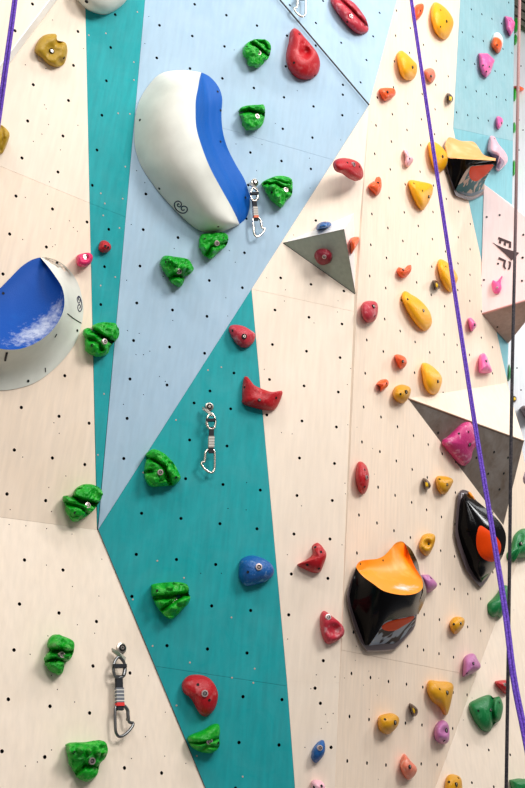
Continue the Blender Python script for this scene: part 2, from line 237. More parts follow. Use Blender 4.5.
        'A': [(78.0, 31.5), (73.5, 65.4), (68.5, 100.5), (63.0, 136.0), (58.0, 172.0), (52.5, 209.0), (46.4, 247.0), (21.3, 407.5), (14.3, 450.0), (7.0, 494.0), (33.3, 84.7), (27.7, 121.0), (22.0, 158.0), (16.0, 196.0), (9.7, 234.0), (3.0, 274.0), (115.2, 14.7), (110.7, 47.5), (106.4, 80.8), (101.9, 115.2), (97.0, 150.0), (92.3, 185.3), (87.0, 222.0), (64.8, 375.7), (59.0, 416.3), (52.4, 458.0), (45.7, 500.6)],
        'B': [(24.5, 560.0), (63.0, 570.0), (96.5, 621.5), (59.0, 613.0), (19.5, 604.0), (14.0, 650.0), (93.0, 666.0), (8.3, 699.3), (50.0, 706.3), (89.6, 713.0), (2.0, 751.3), (44.8, 757.0), (130.0, 673.0), (127.5, 719.3), (124.5, 768.0), (161.6, 773.0)],
        'J': [(467.3, 745.1), (488.8, 750.0), (510.2, 754.8), (471.9, 782.7), (493.8, 786.8)]}
EXTRA = {'A': ZC((0, 200), 3.75, [(290, 490), (325, 82), (408, 110), (392, 250), (378, 392), (349, 686)]) + ZC((0, 400), 3.75, [(334, 87), (318, 242)]) + [(32.5, 4), (15, 30.7)],
         'G': [(210, 391)] + ZC((250, 590), 3.75, [(244, 368), (304, 590)]), 'D': [(342.8, 94.7)],
         'K': [(517, 368), (521, 390), (509.6, 395), (521, 66), (519, 120), (523, 130), (519, 150)]}
SMALL = {'A': ZC((0, 0), 3.75, [(197, 75), (313, 182), (182, 467), (157, 503), (125, 530), (227, 562), (167, 393), (173, 408), (292, 470), (185, 682), (178, 728), (95, 740), (95, 243), (172, 257)]) +
              ZC((0, 200), 3.75, [(260, 78), (275, 103), (290, 117), (85, 148), (190, 108), (207, 168), (198, 175)]) + ZC((0, 400), 3.75, [(202, 85), (222, 125), (85, 214), (38, 411), (183, 328), (247, 285), (193, 418)]),
         'B': ZC((0, 400), 3.75, [(34, 467), (97, 472), (175, 482), (270, 503), (174, 619), (272, 699), (371, 735), (382, 597)]) + ZC((0, 590), 3.75, [(372, 22), (290, 130), (355, 162), (180, 172), (113, 241), (193, 320), (215, 373), (280, 420), (193, 600), (140, 645), (95, 660), (493, 632)]) + ZC((120, 590), 3.75, [(107, 322), (170, 458), (95, 550), (43, 632), (168, 623), (247, 650)]),
         'D': ZC((120, 200), 3.75, [(42, 92), (203, 182), (302, 178), (397, 367), (404, 435), (198, 452), (28, 490), (72, 500), (112, 567), (88, 580), (60, 580), (148, 662), (170, 680), (88, 730), (13, 766), (25, 301), (162, 287), (432, 233), (410, 190)]) + ZC((120, 0), 3.75, [(108, 62), (93, 163), (62, 640), (93, 685), (428, 187), (435, 540), (512, 640)]) + ZC((250, 0), 3.75, [(95, 463), (45, 542), (177, 340), (223, 593), (225, 705), (405, 425), (340, 525)]),
         'G': ZC((250, 200), 3.75, [(163, 131), (62, 292), (133, 337), (129, 379), (240, 461), (330, 378), (328, 420), (390, 445), (54, 635), (378, 632), (365, 692)]) + ZC((250, 400), 3.75, [(118, 122), (158, 127), (367, 93), (193, 397), (356, 312), (358, 352), (345, 543), (140, 580)]) + ZC((250, 590), 3.75, [(141, 184), (249, 318), (319, 326), (228, 370), (283, 466), (312, 463), (291, 496), (267, 519), (206, 590)]) + ZC((120, 400), 3.75, [(475, 310), (303, 650), (380, 650), (405, 407), (473, 412)]),
         'F': ZC((250, 400), 3.75, [(460, 182), (466, 278), (401, 102)]) + ZC((250, 590), 3.75, [(446, 304), (483, 331), (425, 357), (399, 211), (477, 394), (447, 448), (481, 710), (395, 264), (387, 157), (354, 330)]) + ZC((250, 0), 3.75, [(455, 457), (475, 477), (420, 572), (468, 583), (374, 548)]),
         'J': [(472, 698), (463.5, 720), (485.5, 663), (508, 625), (514, 610)]}
PLUG = {'A': ZC((0, 0), 3.75, [(333, 132), (397, 125), (502, 233), (502, 300), (487, 427), (443, 425), (470, 625), (378, 725), (393, 763), (460, 745), (515, 45)]) + ZC((0, 200), 3.75, [(393, 13), (387, 58), (448, 105), (432, 289), (377, 321), (390, 727)]) + ZC((0, 400), 3.75, [(367, 206)]),
        'G': ZC((120, 400), 3.75, [(210, 75), (87, 272), (140, 603), (48, 748), (240, 667)]) + ZC((120, 590), 3.75, [(122, 210), (262, 272), (212, 433), (288, 622), (418, 103), (500, 348), (505, 295), (460, 700), (420, 329)]) + ZC((120, 200), 3.75, [(330, 638), (380, 627), (292, 611)])}
def basis(pl):
    n = PN(pl); u = (Vector((1, 0, 0)) - n * n.x).normalized(); v = n.cross(u); return n, u, v
def inside(p, poly):
    c = False; j = len(poly) - 1
    for i in range(len(poly)):
        a, b = poly[i], poly[j]
        if (a[1] > p[1]) != (b[1] > p[1]) and p[0] < (b[0] - a[0]) * (p[1] - a[1]) / (b[1] - a[1]) + a[0]: c = not c
        j = i
    return c
def edist(p, poly):
    p = Vector(p); d = 1e9
    for i in range(len(poly)):
        a, b = Vector(poly[i]), Vector(poly[(i + 1) % len(poly)]); ab = b - a
        t = max(0, min(1, (p - a).dot(ab) / ab.length_squared)); d = min(d, (p - a - ab * t).length)
    return d
def inset(poly, d):
    n = len(poly); P = [Vector(p) for p in poly]; A = sum(P[i].x * P[(i + 1) % n].y - P[(i + 1) % n].x * P[i].y for i in range(n)); s = 1 if A > 0 else -1; out = []
    for i in range(n):
        e1 = (P[i] - P[i - 1]).normalized(); e2 = (P[(i + 1) % n] - P[i]).normalized()
        n1 = Vector((-e1.y, e1.x)) * s; n2 = Vector((-e2.y, e2.x)) * s; q = n1 + n2; q = q / max(.2, q.length_squared) * 2
        out.append(P[i] + q * d)
    return out
wall = empty('wall_front', P3('G', 262, 780)); tag(wall, kind='structure')
PLY = .018
def panel(pl, poly, m, h=0, gap=.0005):
    n, u, v = basis(pl); O = P3(pl, *poly[0], h)
    to2 = lambda p: Vector(((p - O).dot(u), (p - O).dot(v)))
    P2 = inset([to2(P3(pl, *p, h)) for p in poly], gap)
    px = [tuple(p) for p in poly]; verts = list(P2); edges = [(i, (i + 1) % len(P2)) for i in range(len(P2))]; holes = []
    used = []
    for lst, r in ((GRID.get(pl, []) + EXTRA.get(pl, []), (.0074 if pl not in 'FI' else .0082)), (SMALL.get(pl, []), .0024)):
        for q in lst:
            if not inside(q, px): continue
            c = to2(P3(pl, *q, h))
            if edist(c, P2) < r * 1.6 or any((c - a).length < (r + b) * 1.5 for a, b in used): continue
            used.append((c, r)); N = 8; b = len(verts)
            verts += [c + Vector((math.cos(2 * math.pi * k / N), math.sin(2 * math.pi * k / N))) * r for k in range(N)]
            edges += [(b + k, b + (k + 1) % N) for k in range(N)]; holes.append((c, r))
    V, E, T, *_ = delaunay_2d_cdt(verts, edges, [], 1, 1e-6)
    fs = []
    for t in T:
        c = sum((V[i] for i in t), Vector((0, 0))) / len(t)
        if any((c - a).length < r * .97 for a, r in holes): continue
        fs.append(t)
    W = [O + u * p.x + v * p.y for p in V]; nb = len(W); W2 = [p - n * PLY for p in W]
    cnt = {}
    for t in fs:
        for i in range(len(t)):
            a, b = t[i], t[(i + 1) % len(t)]; k = (min(a, b), max(a, b)); cnt[k] = cnt.get(k, 0) + 1
    side = [(a, b, b + nb, a + nb) for (a, b), c in cnt.items() if c == 1]
    nP = len(P2)
    o = mk('plywood_panel', W + W2, [tuple(t) for t in fs] + side, m, wall, False, mats=[m, DARK])
    for f_ in o.data.polygons:
        if len(f_.vertices) == 4 and (f_.center + WORLD[o.name] - O).dot(n) < -PLY * .3:
            c_ = to2(f_.center + WORLD[o.name])
            if edist(c_, P2) > .003: f_.material_index = 1  # hole walls take the dark colour as painted shade
    Q = inset(P2, -.02)
    mk('added_backing', [O + u * p.x + v * p.y - n * (PLY + .022) for p in Q], [tuple(range(len(Q)))], DARK, wall, False)  # added dark sheet, stops light leaking through seams and holes
    return o
def plugs(pl):
    V, Fc = [], []; n = PN(pl); u = n.orthogonal().normalized(); v = n.cross(u)
    for q in PLUG[pl]:
        c = P3(pl, *q); b = len(V)
        for z, r in ((-.002, .0042), (.0008, .0038), (.001, .0025)):
            V += [c + n * z + (u * math.cos(k * math.pi / 4) + v * math.sin(k * math.pi / 4)) * r for k in range(8)]
        for i in (0, 1): Fc += [(b + i * 8 + k, b + i * 8 + (k + 1) % 8, b + i * 8 + 8 + (k + 1) % 8, b + i * 8 + 8 + k) for k in range(8)]
        Fc.append(tuple(b + 16 + k for k in range(8)))
    o = mk('hole_plugs', V, Fc, mat('pale_filler', (196, 164, 150), .7), wall, False); tag(o, 'pale filler plugs in the small holes', kind='stuff')
def L(x0, y0, x1, y1): return lambda y: x0 + (x1 - x0) * (y - y0) / (y1 - y0)
cl = L(85, 0, 97, 530); dl = L(145, 0, 98, 530); dg = L(98, 530, 369, 105); dh = L(280, 0, 369, 105); hf = L(397, 0, 369, 105)
bg = L(98, 530, 205, 788); ge = L(258, 300, 295, 788); ef = L(357.5, 290, 335, 788); fi = L(460, 0, 453, 128); fl = L(453, 128, 507, 380); fj = L(435, 788, 499, 612)
T, B = -70, 860
# left facet: beige, then a teal strip in the same plane
panel('A', [(0, 76), (57, 0), (85 - .5, -36), (cl(203), 203), (0, 166), (-60, 153)], BEIGE2)
panel('A', [(-60, 153), (0, 166), (cl(203), 203), (97, 530), (0, 517), (-90, 505), (-90, 190)], BEIGE)
panel('A', [(cl(T), T), (dl(T), T), (dl(217), 217), (cl(203), 203)], TEAL)
panel('A', [(cl(203), 203), (dl(217), 217), (97.6, 527)], TEAL)
# facet beyond the white edge strip at top left
panel('A', [(-90, 184), (-5, 72), (50, 0), (103, T), (-90, T)], BEIGE2, .35)
WEDGE = mat('lit_white_edge_strip', (250, 248, 244), .4)  # white carries the strong light falling on this side face
o = mk('edge_strip', [P3('A', *q) for q in ((-57.7, 153, .0), (112.5, -74, .0), (105.5, -73, .36), (-64, 150, .36))], [(0, 1, 2, 3)], WEDGE, wall, False); face_camera(o); solid(o, .02)
# lower left slab
panel('B', [(-90, 505), (0, 517), (98, 530), (bg(B), B), (-90, B)], BEIGE2)
# light blue facet
panel('D', [(dl(T), T), (dh(T), T), (dh(0), 0), (369, 105), (dg(160), 160), (250, 131), (130, 96)][:5] + [(dl(103), 103)], BLUE)
panel('D', [(dl(103), 103), (dg(160), 160), (98, 530)], BLUE)
panel('H', [(dh(T), T), (hf(T), T), (369, 105)], BLUE)
# middle facet: teal and beige in one plane
panel('G', [(98, 530), (258 - 6.5, dg(0) * 0 + 289), (ge(686), 686), (bg(666), 666)], TEAL)
panel('G', [(bg(666), 666), (ge(686), 686), (ge(B), B), (bg(B), B)], TEAL)
panel('G', [(251.5, 289), (369, 105), (358, 281), (ef(312), 312)], BEIGE2)
panel('G', [(251.5, 289), (ef(312), 312), (ef(683), 683), (ge(682), 682)], BEIGE2)
panel('G', [(ge(680), 680), (ef(683), 683), (ef(B), B), (ge(B), B)], BEIGE2)
# receding facet
panel('F', [(369, 105), (hf(T), T), (fi(T), T), (453, 128), (fl(398), 398), (535.5, 512), (fj(676), 676), (ef(650), 650), (ef(281), 281)], BEIGE)
panel('F', [(ef(650), 650), (fj(676), 676), (435, 788), (fj(B), B), (ef(B), B)], BEIGE)
panel('I', [(fi(T), T), (515, T), (513, 141), (453, 128)], CYAN)
panel('L', [(453, 128), (513, 141), (512, 215), (508.5, 345), (507, 380)], CYAN if False else wall_mat('cyan_painted_plywood', (118, 180, 189), .1, .04))
panel('J', [(535.5, 512), (660, 480), (660, B), (fj(B), B)], BEIGE2)
panel('K', [(470, -120), (760, -120), (760, 620), (470, 620)], PALEW, gap=0)
plugs('A'); plugs('G')
# shadow-gap strip between the two light blue facets
a, b, c, d_ = P3('D', dh(T) - 1, T, .05), P3('D', 368.6, 105.5, .05), P3('H', dh(T) + .6, T, .08), P3('H', 369.5, 104.8, .08)
o = mk('edge_strip', [a, b, d_, c], [(0, 1, 2, 3)], mat('dark_gap_strip', (70, 62, 54), .6), wall, False); face_camera(o); solid(o, .003)

a, b, c, d_ = P3('B', 97.8, 530, .01), P3('B', bg(B) - .1, B, .01), P3('B', bg(B) + .25, B, .03), P3('B', 98.2, 530, .03)
o = mk('edge_strip', [a, b, c, d_], [(0, 1, 2, 3)], MATS['dark_gap_strip'], wall, False); face_camera(o); solid(o, .002)
fl_ = mk('floor', [Vector((-6, -4, 0)), Vector((8, -4, 0)), Vector((8, 11, 0)), Vector((-6, 11, 0))], [(0, 1, 2, 3)], mat('floor_mat_grey', (120, 122, 128), .8, bump=.2), None, False); tag(fl_, kind='structure')

# ---------------------------------------------------------------- climbing holds
C = {(i, j): ((0, 120, 250, 385)[i], (0, 200, 400, 590)[j]) for i in range(4) for j in range(4)}
def mound(name, pl, out, h, m, apex=None, rimk=.45, N=44, K=10, p=1.0, g0=1.0, rock=0, rfreq=30, cuts=(), bumps=(), dents=(), sharp=False, parent=None, base=-.03):
    """out: outline as the photograph shows it; h: how far the hold stands off the facet"""
    Sx = smooth_closed(out, N, sharp); c = sum(Sx, Vector((0, 0))) / N; n = PN(pl)
    a0 = Vector(proj(P3(pl, c.x, c.y, 0))); a1 = Vector(proj(P3(pl, c.x, c.y, 0) + n * h * S)); dd = a1 - a0; sh = dd.length; dd.normalize()
    Tp = Vector(apex) if apex else c + dd * sh * .25
    def feat(q):
        e = 0
        for pts, depth, wd in cuts:
            dm = 1e9
            for i in range(len(pts) - 1):
                A, Bq = Vector(pts[i]), Vector(pts[i + 1]); AB = Bq - A; t = max(0, min(1, (q - A).dot(AB) / AB.length_squared)); dm = min(dm, (q - A - AB * t).length)
            e -= depth * math.exp(-(dm / wd) ** 2)
        for x, y, r, hh in bumps: e += 1.5 * hh * math.exp(-((q - Vector((x, y))).length / r) ** 4)
        for x, y, r, hh in dents: e -= hh * math.exp(-((q - Vector((x, y))).length / r) ** 2.5)
        return e
    V = []
    A_ = [rimk * h * max(.06, (s - c).normalized().dot(dd)) if sh > .5 else rimk * h * .1 for s in Sx]
    for s, a in zip(Sx, A_): V.append(P3(pl, s.x, s.y, a) - n * (a - base) * S)
    for k in range(K + 1):
        th = math.pi / 2 * k / K * .97; g = (1 - math.cos(th)) ** g0; hs = math.sin(th) ** p
        for s, a in zip(Sx, A_):
            q = s.lerp(Tp, g); hh = a + (h - a) * hs; fade = min(1, k / 3.0)
            hh = max(.01, hh + feat(q) * fade * (1.5 if rock else 1))
            w_ = P3(pl, q.x, q.y, hh)
            if rock and k:
                f = .8 * noise.fractal(w_ * rfreq, 1, 2.2, 4) + .9 * (abs(noise.noise(w_ * rfreq * .55)) - .25) + .55 * (noise.cell(w_ * rfreq * 1.1) - .5)
                w_ += n * rock * S * f * fade
            V.append(w_)
    Fc = [(r * N + i, r * N + (i + 1) % N, (r + 1) * N + (i + 1) % N, (r + 1) * N + i) for r in range(K + 1) for i in range(N)]
    top = V[-N:]; ctr = sum(top, Vector()) / N
    V.append(ctr); z = len(V) - 1; b = (K + 1) * N
    Fc += [(b + i, b + (i + 1) % N, z) for i in range(N)]
    org = P3(pl, c.x - dd.x * sh * .3, c.y - dd.y * sh * .3, 0)
    return mk(name, V, Fc, m, parent, True, org if not parent else None)
GROUPS = {}
def hold(pl, color, label, h, out, bolts=(), screws=(), crop=None, chalk=.5, bs=1, name='climbing_hold', dark=False, m=None, **kw):
    o = crop if crop else ((0, 0), 1)
    tr = lambda pts: ZC(o[0], o[1], pts)
    s = o[1]
    for k in ('cuts',):
        if k in kw: kw[k] = [(tr(p), d, w_ / s) for p, d, w_ in kw[k]]
    for k in ('bumps', 'dents'):
        if k in kw: kw[k] = [(*tr([(x, y)])[0], r / s, e) for x, y, r, e in kw[k]]
    if 'apex' in kw: kw['apex'] = tr([kw['apex']])[0]
    ob = mound(name, pl, tr(out), h, m or hm(color, chalk), **kw)
    g = {'darkgreen': 'green', 'pinkred': 'red', 'maroon': 'red', 'mustard': 'yellow'}.get(color, color)
    tag(ob, label, 'climbing hold', g + ' climbing holds bolted to the wall')
    t = bvh(ob); n0 = PN(pl)
    for q in tr(bolts):
        loc, nn = hit(t, *q)
        if loc: put(BOLT_DARK if dark else BOLT, 'bolt', ob, loc + nn * .003, (nn * .3 + n0).normalized(), bs)
    for q in tr(screws):
        loc, nn = hit(t, *q)
        if loc: put(SCREW, 'screw_hole', ob, loc, nn, .8)
    return ob
c00, c10, c20, c30 = [((x, 0), 3.75) for x in (0, 120, 250, 385)]
c01, c11, c21, c31 = [((x, 200), 3.75) for x in (0, 120, 250, 385)]
c02, c12, c22, c32 = [((x, 400), 3.75) for x in (0, 120, 250, 385)]
c03, c13, c23, c33 = [((x, 590), 3.75) for x in (0, 120, 250, 385)]
RK = dict(rock=.085, rfreq=34, N=110, K=22, rimk=.5, p=.62, g0=1.15)

hold('A', 'olive', 'olive yellow hold with notched right rim, near the top of the left beige wall', .45, [(130, 185), (145, 150), (170, 130), (210, 128), (215, 150), (245, 160), (253, 185), (250, 210), (240, 240), (215, 252), (180, 240), (160, 220), (140, 205)], [(193, 192)], [(240, 217)], c00, N=60, K=14, dark=True, bs=.9, dents=[(195, 190, 32, .2), (228, 232, 14, .15), (222, 158, 14, .2)])
hold('A', 'olive', 'brownish olive hold cut by the left edge, below the purple rope end', .4, [(-45, 530), (-40, 480), (0, 468), (15, 475), (30, 490), (36, 510), (20, 555), (5, 578), (-30, 580)], [], [], c00, cuts=[([(5, 480), (10, 520), (0, 560)], .15, 9)])
hold('D', 'green', 'green grooved hold on the blue panel left of the red teardrop', .5, [(-27, 185), (-15, 165), (5, 152), (30, 146), (60, 150), (76, 165), (78, 190), (68, 220), (55, 225), (50, 240), (30, 250), (0, 243), (-8, 222), (-22, 205)], [(35, 200)], [(-12, 175)], c20, cuts=[([(5, 160), (30, 175), (70, 205)], .22, 7), ([(25, 150), (55, 165), (75, 185)], .14, 5)], **RK)
hold('D', 'green', 'green hold with a horizontal ledge on the blue panel, directly below the green grooved one', .5, [(-40, 415), (-27, 400), (20, 393), (50, 397), (57, 420), (50, 460), (35, 480), (10, 488), (-15, 480), (-32, 445)], [(25, 438)], [(5, 420)], c20, cuts=[([(-35, 420), (0, 412), (55, 428)], .25, 8)], **RK)
hold('D', 'green', 'green ridged hold right of the quickdraw beside the blue and white volume', .5, [(45, 685), (75, 668), (100, 660), (130, 660), (155, 672), (160, 700), (155, 735), (135, 755), (120, 777), (95, 765), (70, 735), (55, 710)], [(133, 714)], [(82, 722)], c20, cuts=[([(55, 690), (100, 690), (155, 720)], .16, 6), ([(65, 672), (110, 675), (150, 690)], .1, 5)], bumps=[(85, 700, 9, .12), (105, 735, 10, .12)], **RK)
hold('D', 'green', 'green knobbly triangular hold alone on the blue panel below the big volume', .5, [(153, 240), (165, 210), (210, 213), (255, 222), (268, 240), (277, 260), (262, 278), (245, 285), (240, 305), (228, 325), (205, 318), (185, 300), (172, 270)], [(222, 267)], [(172, 232)], c11, bumps=[(190, 222, 9, .13), (212, 238, 9, .13), (240, 252, 10, .13), (262, 258, 8, .13)], cuts=[([(180, 295), (210, 282), (240, 290)], .2, 7)], **RK)
hold('D', 'green', 'green hold touching the lower tip of the blue and white volume', .5, [(297, 160), (305, 130), (345, 125), (385, 122), (405, 135), (402, 165), (385, 185), (375, 190), (345, 220), (325, 212), (305, 190)], [(362, 160)], [(318, 145), (388, 143)], c11, bumps=[(320, 180, 10, .12), (350, 185, 9, .1)], cuts=[([(330, 200), (345, 175), (400, 160)], .14, 7)], **RK)
hold('A', 'green', 'green split hold straddling beige and teal, right of the round blue dish volume', .55, [(313, 490), (328, 480), (350, 487), (352, 468), (385, 458), (420, 462), (443, 480), (447, 505), (435, 528), (415, 545), (405, 575), (380, 587), (350, 583), (325, 565), (320, 520)], [(390, 532)], [(345, 545), (372, 517)], c01, cuts=[([(345, 485), (385, 512), (425, 535)], .32, 8), ([(320, 515), (360, 525), (385, 560)], .12, 6)], **RK)
hold('A', 'green', 'green split hold just above the corner where four panels meet', .55, [(237, 365), (255, 358), (272, 358), (285, 332), (315, 316), (350, 318), (378, 335), (382, 365), (365, 395), (345, 420), (320, 440), (285, 457), (265, 445), (250, 410)], [(328, 398)], [(282, 423), (346, 420)], c02, cuts=[([(262, 358), (310, 380), (365, 392)], .32, 8), ([(250, 385), (300, 400), (330, 425)], .12, 6)], **RK)
hold('G', 'green', 'green domed hold on the teal panel edge left of the quickdraw', .55, [(90, 270), (95, 235), (100, 215), (95, 205), (110, 190), (130, 184), (165, 200), (200, 235), (220, 270), (227, 295), (205, 318), (165, 322), (120, 325), (98, 305)], [(150, 270)], [(210, 290)], c12, cuts=[([(92, 215), (130, 225), (165, 250), (190, 315)], .22, 7), ([(90, 272), (120, 265)], .2, 6)], bumps=[(165, 230, 9, .08), (185, 262, 9, .1)], **RK)
hold('G', 'green', 'green wedge hold with stacked ledges in the middle of the teal panel', .55, [(117, 705), (125, 690), (200, 682), (245, 688), (258, 705), (258, 725), (264, 742), (255, 765), (235, 785), (215, 807), (190, 822), (160, 802), (135, 767), (120, 735)], [(205, 753)], [(140, 715)], c12, cuts=[([(122, 742), (180, 738), (255, 728)], .28, 8), ([(160, 785), (200, 755), (225, 740)], .22, 7)], **RK)
hold('B', 'green', 'small green two-tier hold on the lower left beige slab', .5, [(168, 270), (172, 245), (186, 228), (183, 205), (187, 178), (205, 167), (240, 174), (277, 195), (275, 235), (262, 262), (245, 275), (235, 310), (220, 318), (190, 295)], [(230, 245)], [], c03, cuts=[([(183, 222), (225, 230), (275, 235)], .22, 8), ([(172, 268), (210, 258), (245, 270)], .15, 5)], bumps=[(215, 205, 13, .16), (252, 215, 12, .16)], **RK)
hold('B', 'green', 'green triangular hold with a row of knobs at the bottom left', .5, [(253, 590), (258, 573), (320, 570), (370, 563), (395, 572), (405, 600), (395, 630), (375, 652), (365, 690), (350, 710), (325, 718), (290, 700), (275, 670), (258, 640)], [(345, 640)], [(278, 610)], c03, bumps=[(270, 598, 11, .12), (305, 600, 11, .13), (340, 602, 11, .13), (372, 608, 11, .13), (398, 610, 9, .1)], cuts=[([(285, 690), (325, 655), (365, 668)], .16, 7)], **RK)
hold('G', 'green', 'flat green fin hold below the red bean, low on the teal panel', .5, [(253, 555), (265, 543), (310, 525), (345, 505), (370, 503), (375, 530), (372, 555), (375, 575), (365, 598), (340, 612), (300, 607), (270, 590), (258, 572)], [(335, 565)], [(368, 574)], c13, cuts=[([(258, 572), (300, 575), (340, 568), (378, 552)], .14, 4), ([(300, 605), (330, 585), (372, 590)], .1, 6)], N=60, K=14, rock=.02, rfreq=30, p=.7)
# reds
hold('D', 'red', 'big glossy red teardrop hold on the light blue panel', .55, [(160, 108), (180, 112), (205, 140), (235, 175), (255, 205), (263, 240), (255, 275), (235, 293), (205, 298), (175, 290), (150, 265), (137, 230), (137, 195), (148, 150)], [], [(185, 128), (165, 235), (243, 283)], c20, chalk=.3, dents=[(208, 195, 20, .3), (200, 165, 14, .12)], N=60, K=14)
hold('H', 'pinkred', 'pink-red oval hold with a long groove, cut by the top edge', .45, [(302, 0), (315, 30), (340, 65), (365, 95), (390, 118), (415, 128), (438, 122), (445, 105), (435, 70), (415, 40), (395, 15), (375, 0), (345, -20), (310, -25)], [(378, 62)], [(365, 82), (435, 75), (430, 95)], c20, cuts=[([(335, -5), (375, 30), (440, 100)], .22, 6)], dents=[(378, 62, 12, .08)])
hold('F', 'red', 'red kidney hold above the grey pyramid volume, where light blue meets beige', .35, [(315, 615), (325, 598), (350, 592), (385, 598), (410, 612), (424, 640), (423, 665), (405, 677), (375, 668), (350, 650), (325, 640)], [(387, 618)], [(365, 610), (410, 625)], c20, chalk=.4)
hold('A', 'magenta', 'magenta knob hold on the beige edge beside the teal strip', .5, [(287, 225), (290, 208), (310, 200), (335, 198), (348, 212), (342, 235), (325, 250), (300, 250), (288, 238)], [(320, 217)], [], c01, chalk=.3, p=.5, dents=[(320, 215, 12, .15)])
hold('A', 'red', 'tiny red hold on the narrow teal strip', .3, [(370, 175), (378, 155), (395, 152), (413, 165), (417, 182), (405, 195), (385, 197), (372, 188)], [], [(395, 173), (405, 178)], c01, chalk=.3)
hold('G', 'pinkred', 'chalky pink-red hold on the upper point of the teal panel', .4, [(408, 480), (425, 468), (460, 472), (490, 488), (508, 505), (500, 535), (475, 553), (445, 545), (420, 515)], [(465, 512)], [(422, 490)], c11, chalk=.9, dark=True)
hold('G', 'red', 'red horn-shaped hold crossing from teal to beige, below the chalky one', .45, [(-29, 745), (-28, 700), (-22, 665), (-10, 662), (10, 690), (45, 708), (85, 720), (115, 715), (123, 720), (115, 748), (100, 778), (85, 788), (40, 785), (-25, 765)], [(35, 750)], [(-20, 702), (98, 742)], c21, chalk=.3, dark=True, bs=.6, dents=[(40, 725, 18, .1)])
hold('F', 'pinkred', 'round red pocket hold right of the grey pyramid volume', .4, [(417, 410), (425, 385), (450, 378), (475, 385), (480, 415), (470, 450), (445, 460), (425, 445)], [(462, 400)], [(468, 435)], c21, dark=True, bs=.8, chalk=.5, p=.6)
hold('F', 'red', 'slim upright red hold beside the fold of the beige wall, mid height', .38, [(397, 270), (405, 235), (420, 232), (438, 250), (447, 290), (440, 335), (425, 353), (408, 340), (398, 305)], [(435, 290)], [(430, 262), (430, 325)], c22, bs=.8)
hold('G', 'red', 'dark red pointed hold like a fin, on beige right of the blue one', .45, [(177, 618), (205, 603), (232, 583), (238, 568), (235, 548), (250, 535), (262, 540), (275, 555), (287, 580), (275, 620), (262, 645), (235, 647), (200, 632)], [], [(245, 552), (266, 570), (258, 632), (215, 618)], c22, chalk=.45, apex=(262, 590))
hold('G', 'red', 'red bean hold low on the teal panel', .45, [(232, 355), (245, 330), (270, 318), (310, 320), (345, 340), (367, 385), (362, 430), (345, 460), (320, 475), (298, 462), (280, 430), (265, 405), (240, 385)], [(317, 388)], [(292, 355), (335, 413)], c13, bs=1.1, chalk=.7)
hold('G', 'pinkred', 'dusty red hold with a round pocket, left of the open orange bowl volume', .45, [(262, 110), (268, 85), (280, 78), (300, 92), (335, 120), (353, 145), (350, 170), (325, 192), (295, 203), (278, 190), (265, 150)], [(292, 103)], [], c23, chalk=.8, dents=[(318, 148, 24, .3)], N=56, K=14)
hold('J', 'red', 'small red triangular hold behind the dark rope, bottom right', .35, [(412, 345), (440, 338), (462, 340), (468, 370), (455, 390), (435, 375)], [(448, 355)], [], c33, bs=.7)
# blues
hold('G', 'blue', 'blue chalky hold at the right edge of the teal panel', .5, [(-42, 640), (-35, 600), (0, 583), (40, 590), (75, 610), (90, 635), (85, 660), (60, 680), (20, 692), (-15, 697), (-40, 670)], [(32, 627)], [(-8, 645)], c22, bs=1.15, chalk=.7)
hold('G', 'blue', 'small blue drop hold near the bottom of the beige strip', .35, [(230, 620), (235, 595), (255, 570), (275, 563), (282, 585), (278, 615), (260, 640), (245, 648), (232, 635)], [(262, 593)], [], c23, bs=.9, chalk=.5)
hold('G', 'blush', 'pale pink speckled hold cut by the bottom edge', .35, [(228, 725), (240, 712), (265, 715), (282, 735), (275, 760), (240, 765)], [], [(268, 735), (240, 740)], c23)
# oranges
hold('F', 'orange', 'orange hook hold in the pale wall right of the red kidney hold', .3, [(445, 695), (455, 685), (470, 680), (480, 663), (490, 668), (494, 695), (488, 720), (475, 733), (460, 720), (448, 708)], [], [(480, 685)], c20, chalk=.3)
hold('F', 'orange', 'orange hold beside the end of the dark joint between the blue panels', .3, [(485, 335), (505, 329), (530, 330), (543, 335), (545, 355), (525, 372), (505, 378), (492, 362)], [(515, 345)], [], c20, dark=True, bs=.6, chalk=.3)
hold('F', 'orange', 'orange hold partly behind the purple rope at the top edge', .3, [(118, 75), (112, 50), (113, 25), (125, 15), (143, 15), (145, 35), (135, 60)], [], [(132, 40)], c30, chalk=.3)
hold('F', 'salmon', 'salmon orange knob touching the right side of the purple rope near the top', .3, [(150, 262), (170, 255), (185, 265), (189, 290), (175, 310), (160, 300), (152, 280)], [(172, 285)], [], c30, dark=True, bs=.6)
hold('F', 'blush', 'small pale salmon hold above the yellow hold near the orange beak volume', .28, [(70, 562), (85, 565), (90, 585), (103, 590), (105, 605), (85, 628), (75, 615), (76, 590)], [], [(92, 595)], c30, chalk=.2)
hold('F', 'orange', 'orange horned hold left of the long yellow holds, level with the pyramid volume', .3, [(45, 265), (52, 252), (70, 258), (85, 255), (97, 243), (98, 265), (80, 288), (65, 292), (50, 280)], [(68, 262)], [], c31, chalk=.25, dark=True, bs=.5)
hold('F', 'orange', 'orange hold directly above the yellow hold at the grey triangle tip', .35, [(37, 582), (55, 580), (75, 590), (82, 610), (70, 630), (55, 630), (42, 605)], [(66, 605)], [], c31, chalk=.3, dark=True, bs=.6)
hold('F', 'orange', 'small orange hold left of the yellow hold at the grey triangle tip', .28, [(475, 690), (490, 675), (510, 672), (520, 682), (515, 700), (490, 718), (488, 700)], [], [(512, 688)], c21, chalk=.2)
hold('F', 'salmon', 'salmon red drop hold at the bottom of the receding beige wall', .4, [(57, 660), (65, 625), (75, 615), (95, 640), (118, 665), (115, 690), (90, 712), (70, 695)], [(92, 663)], [], c33, dark=True, bs=.7)
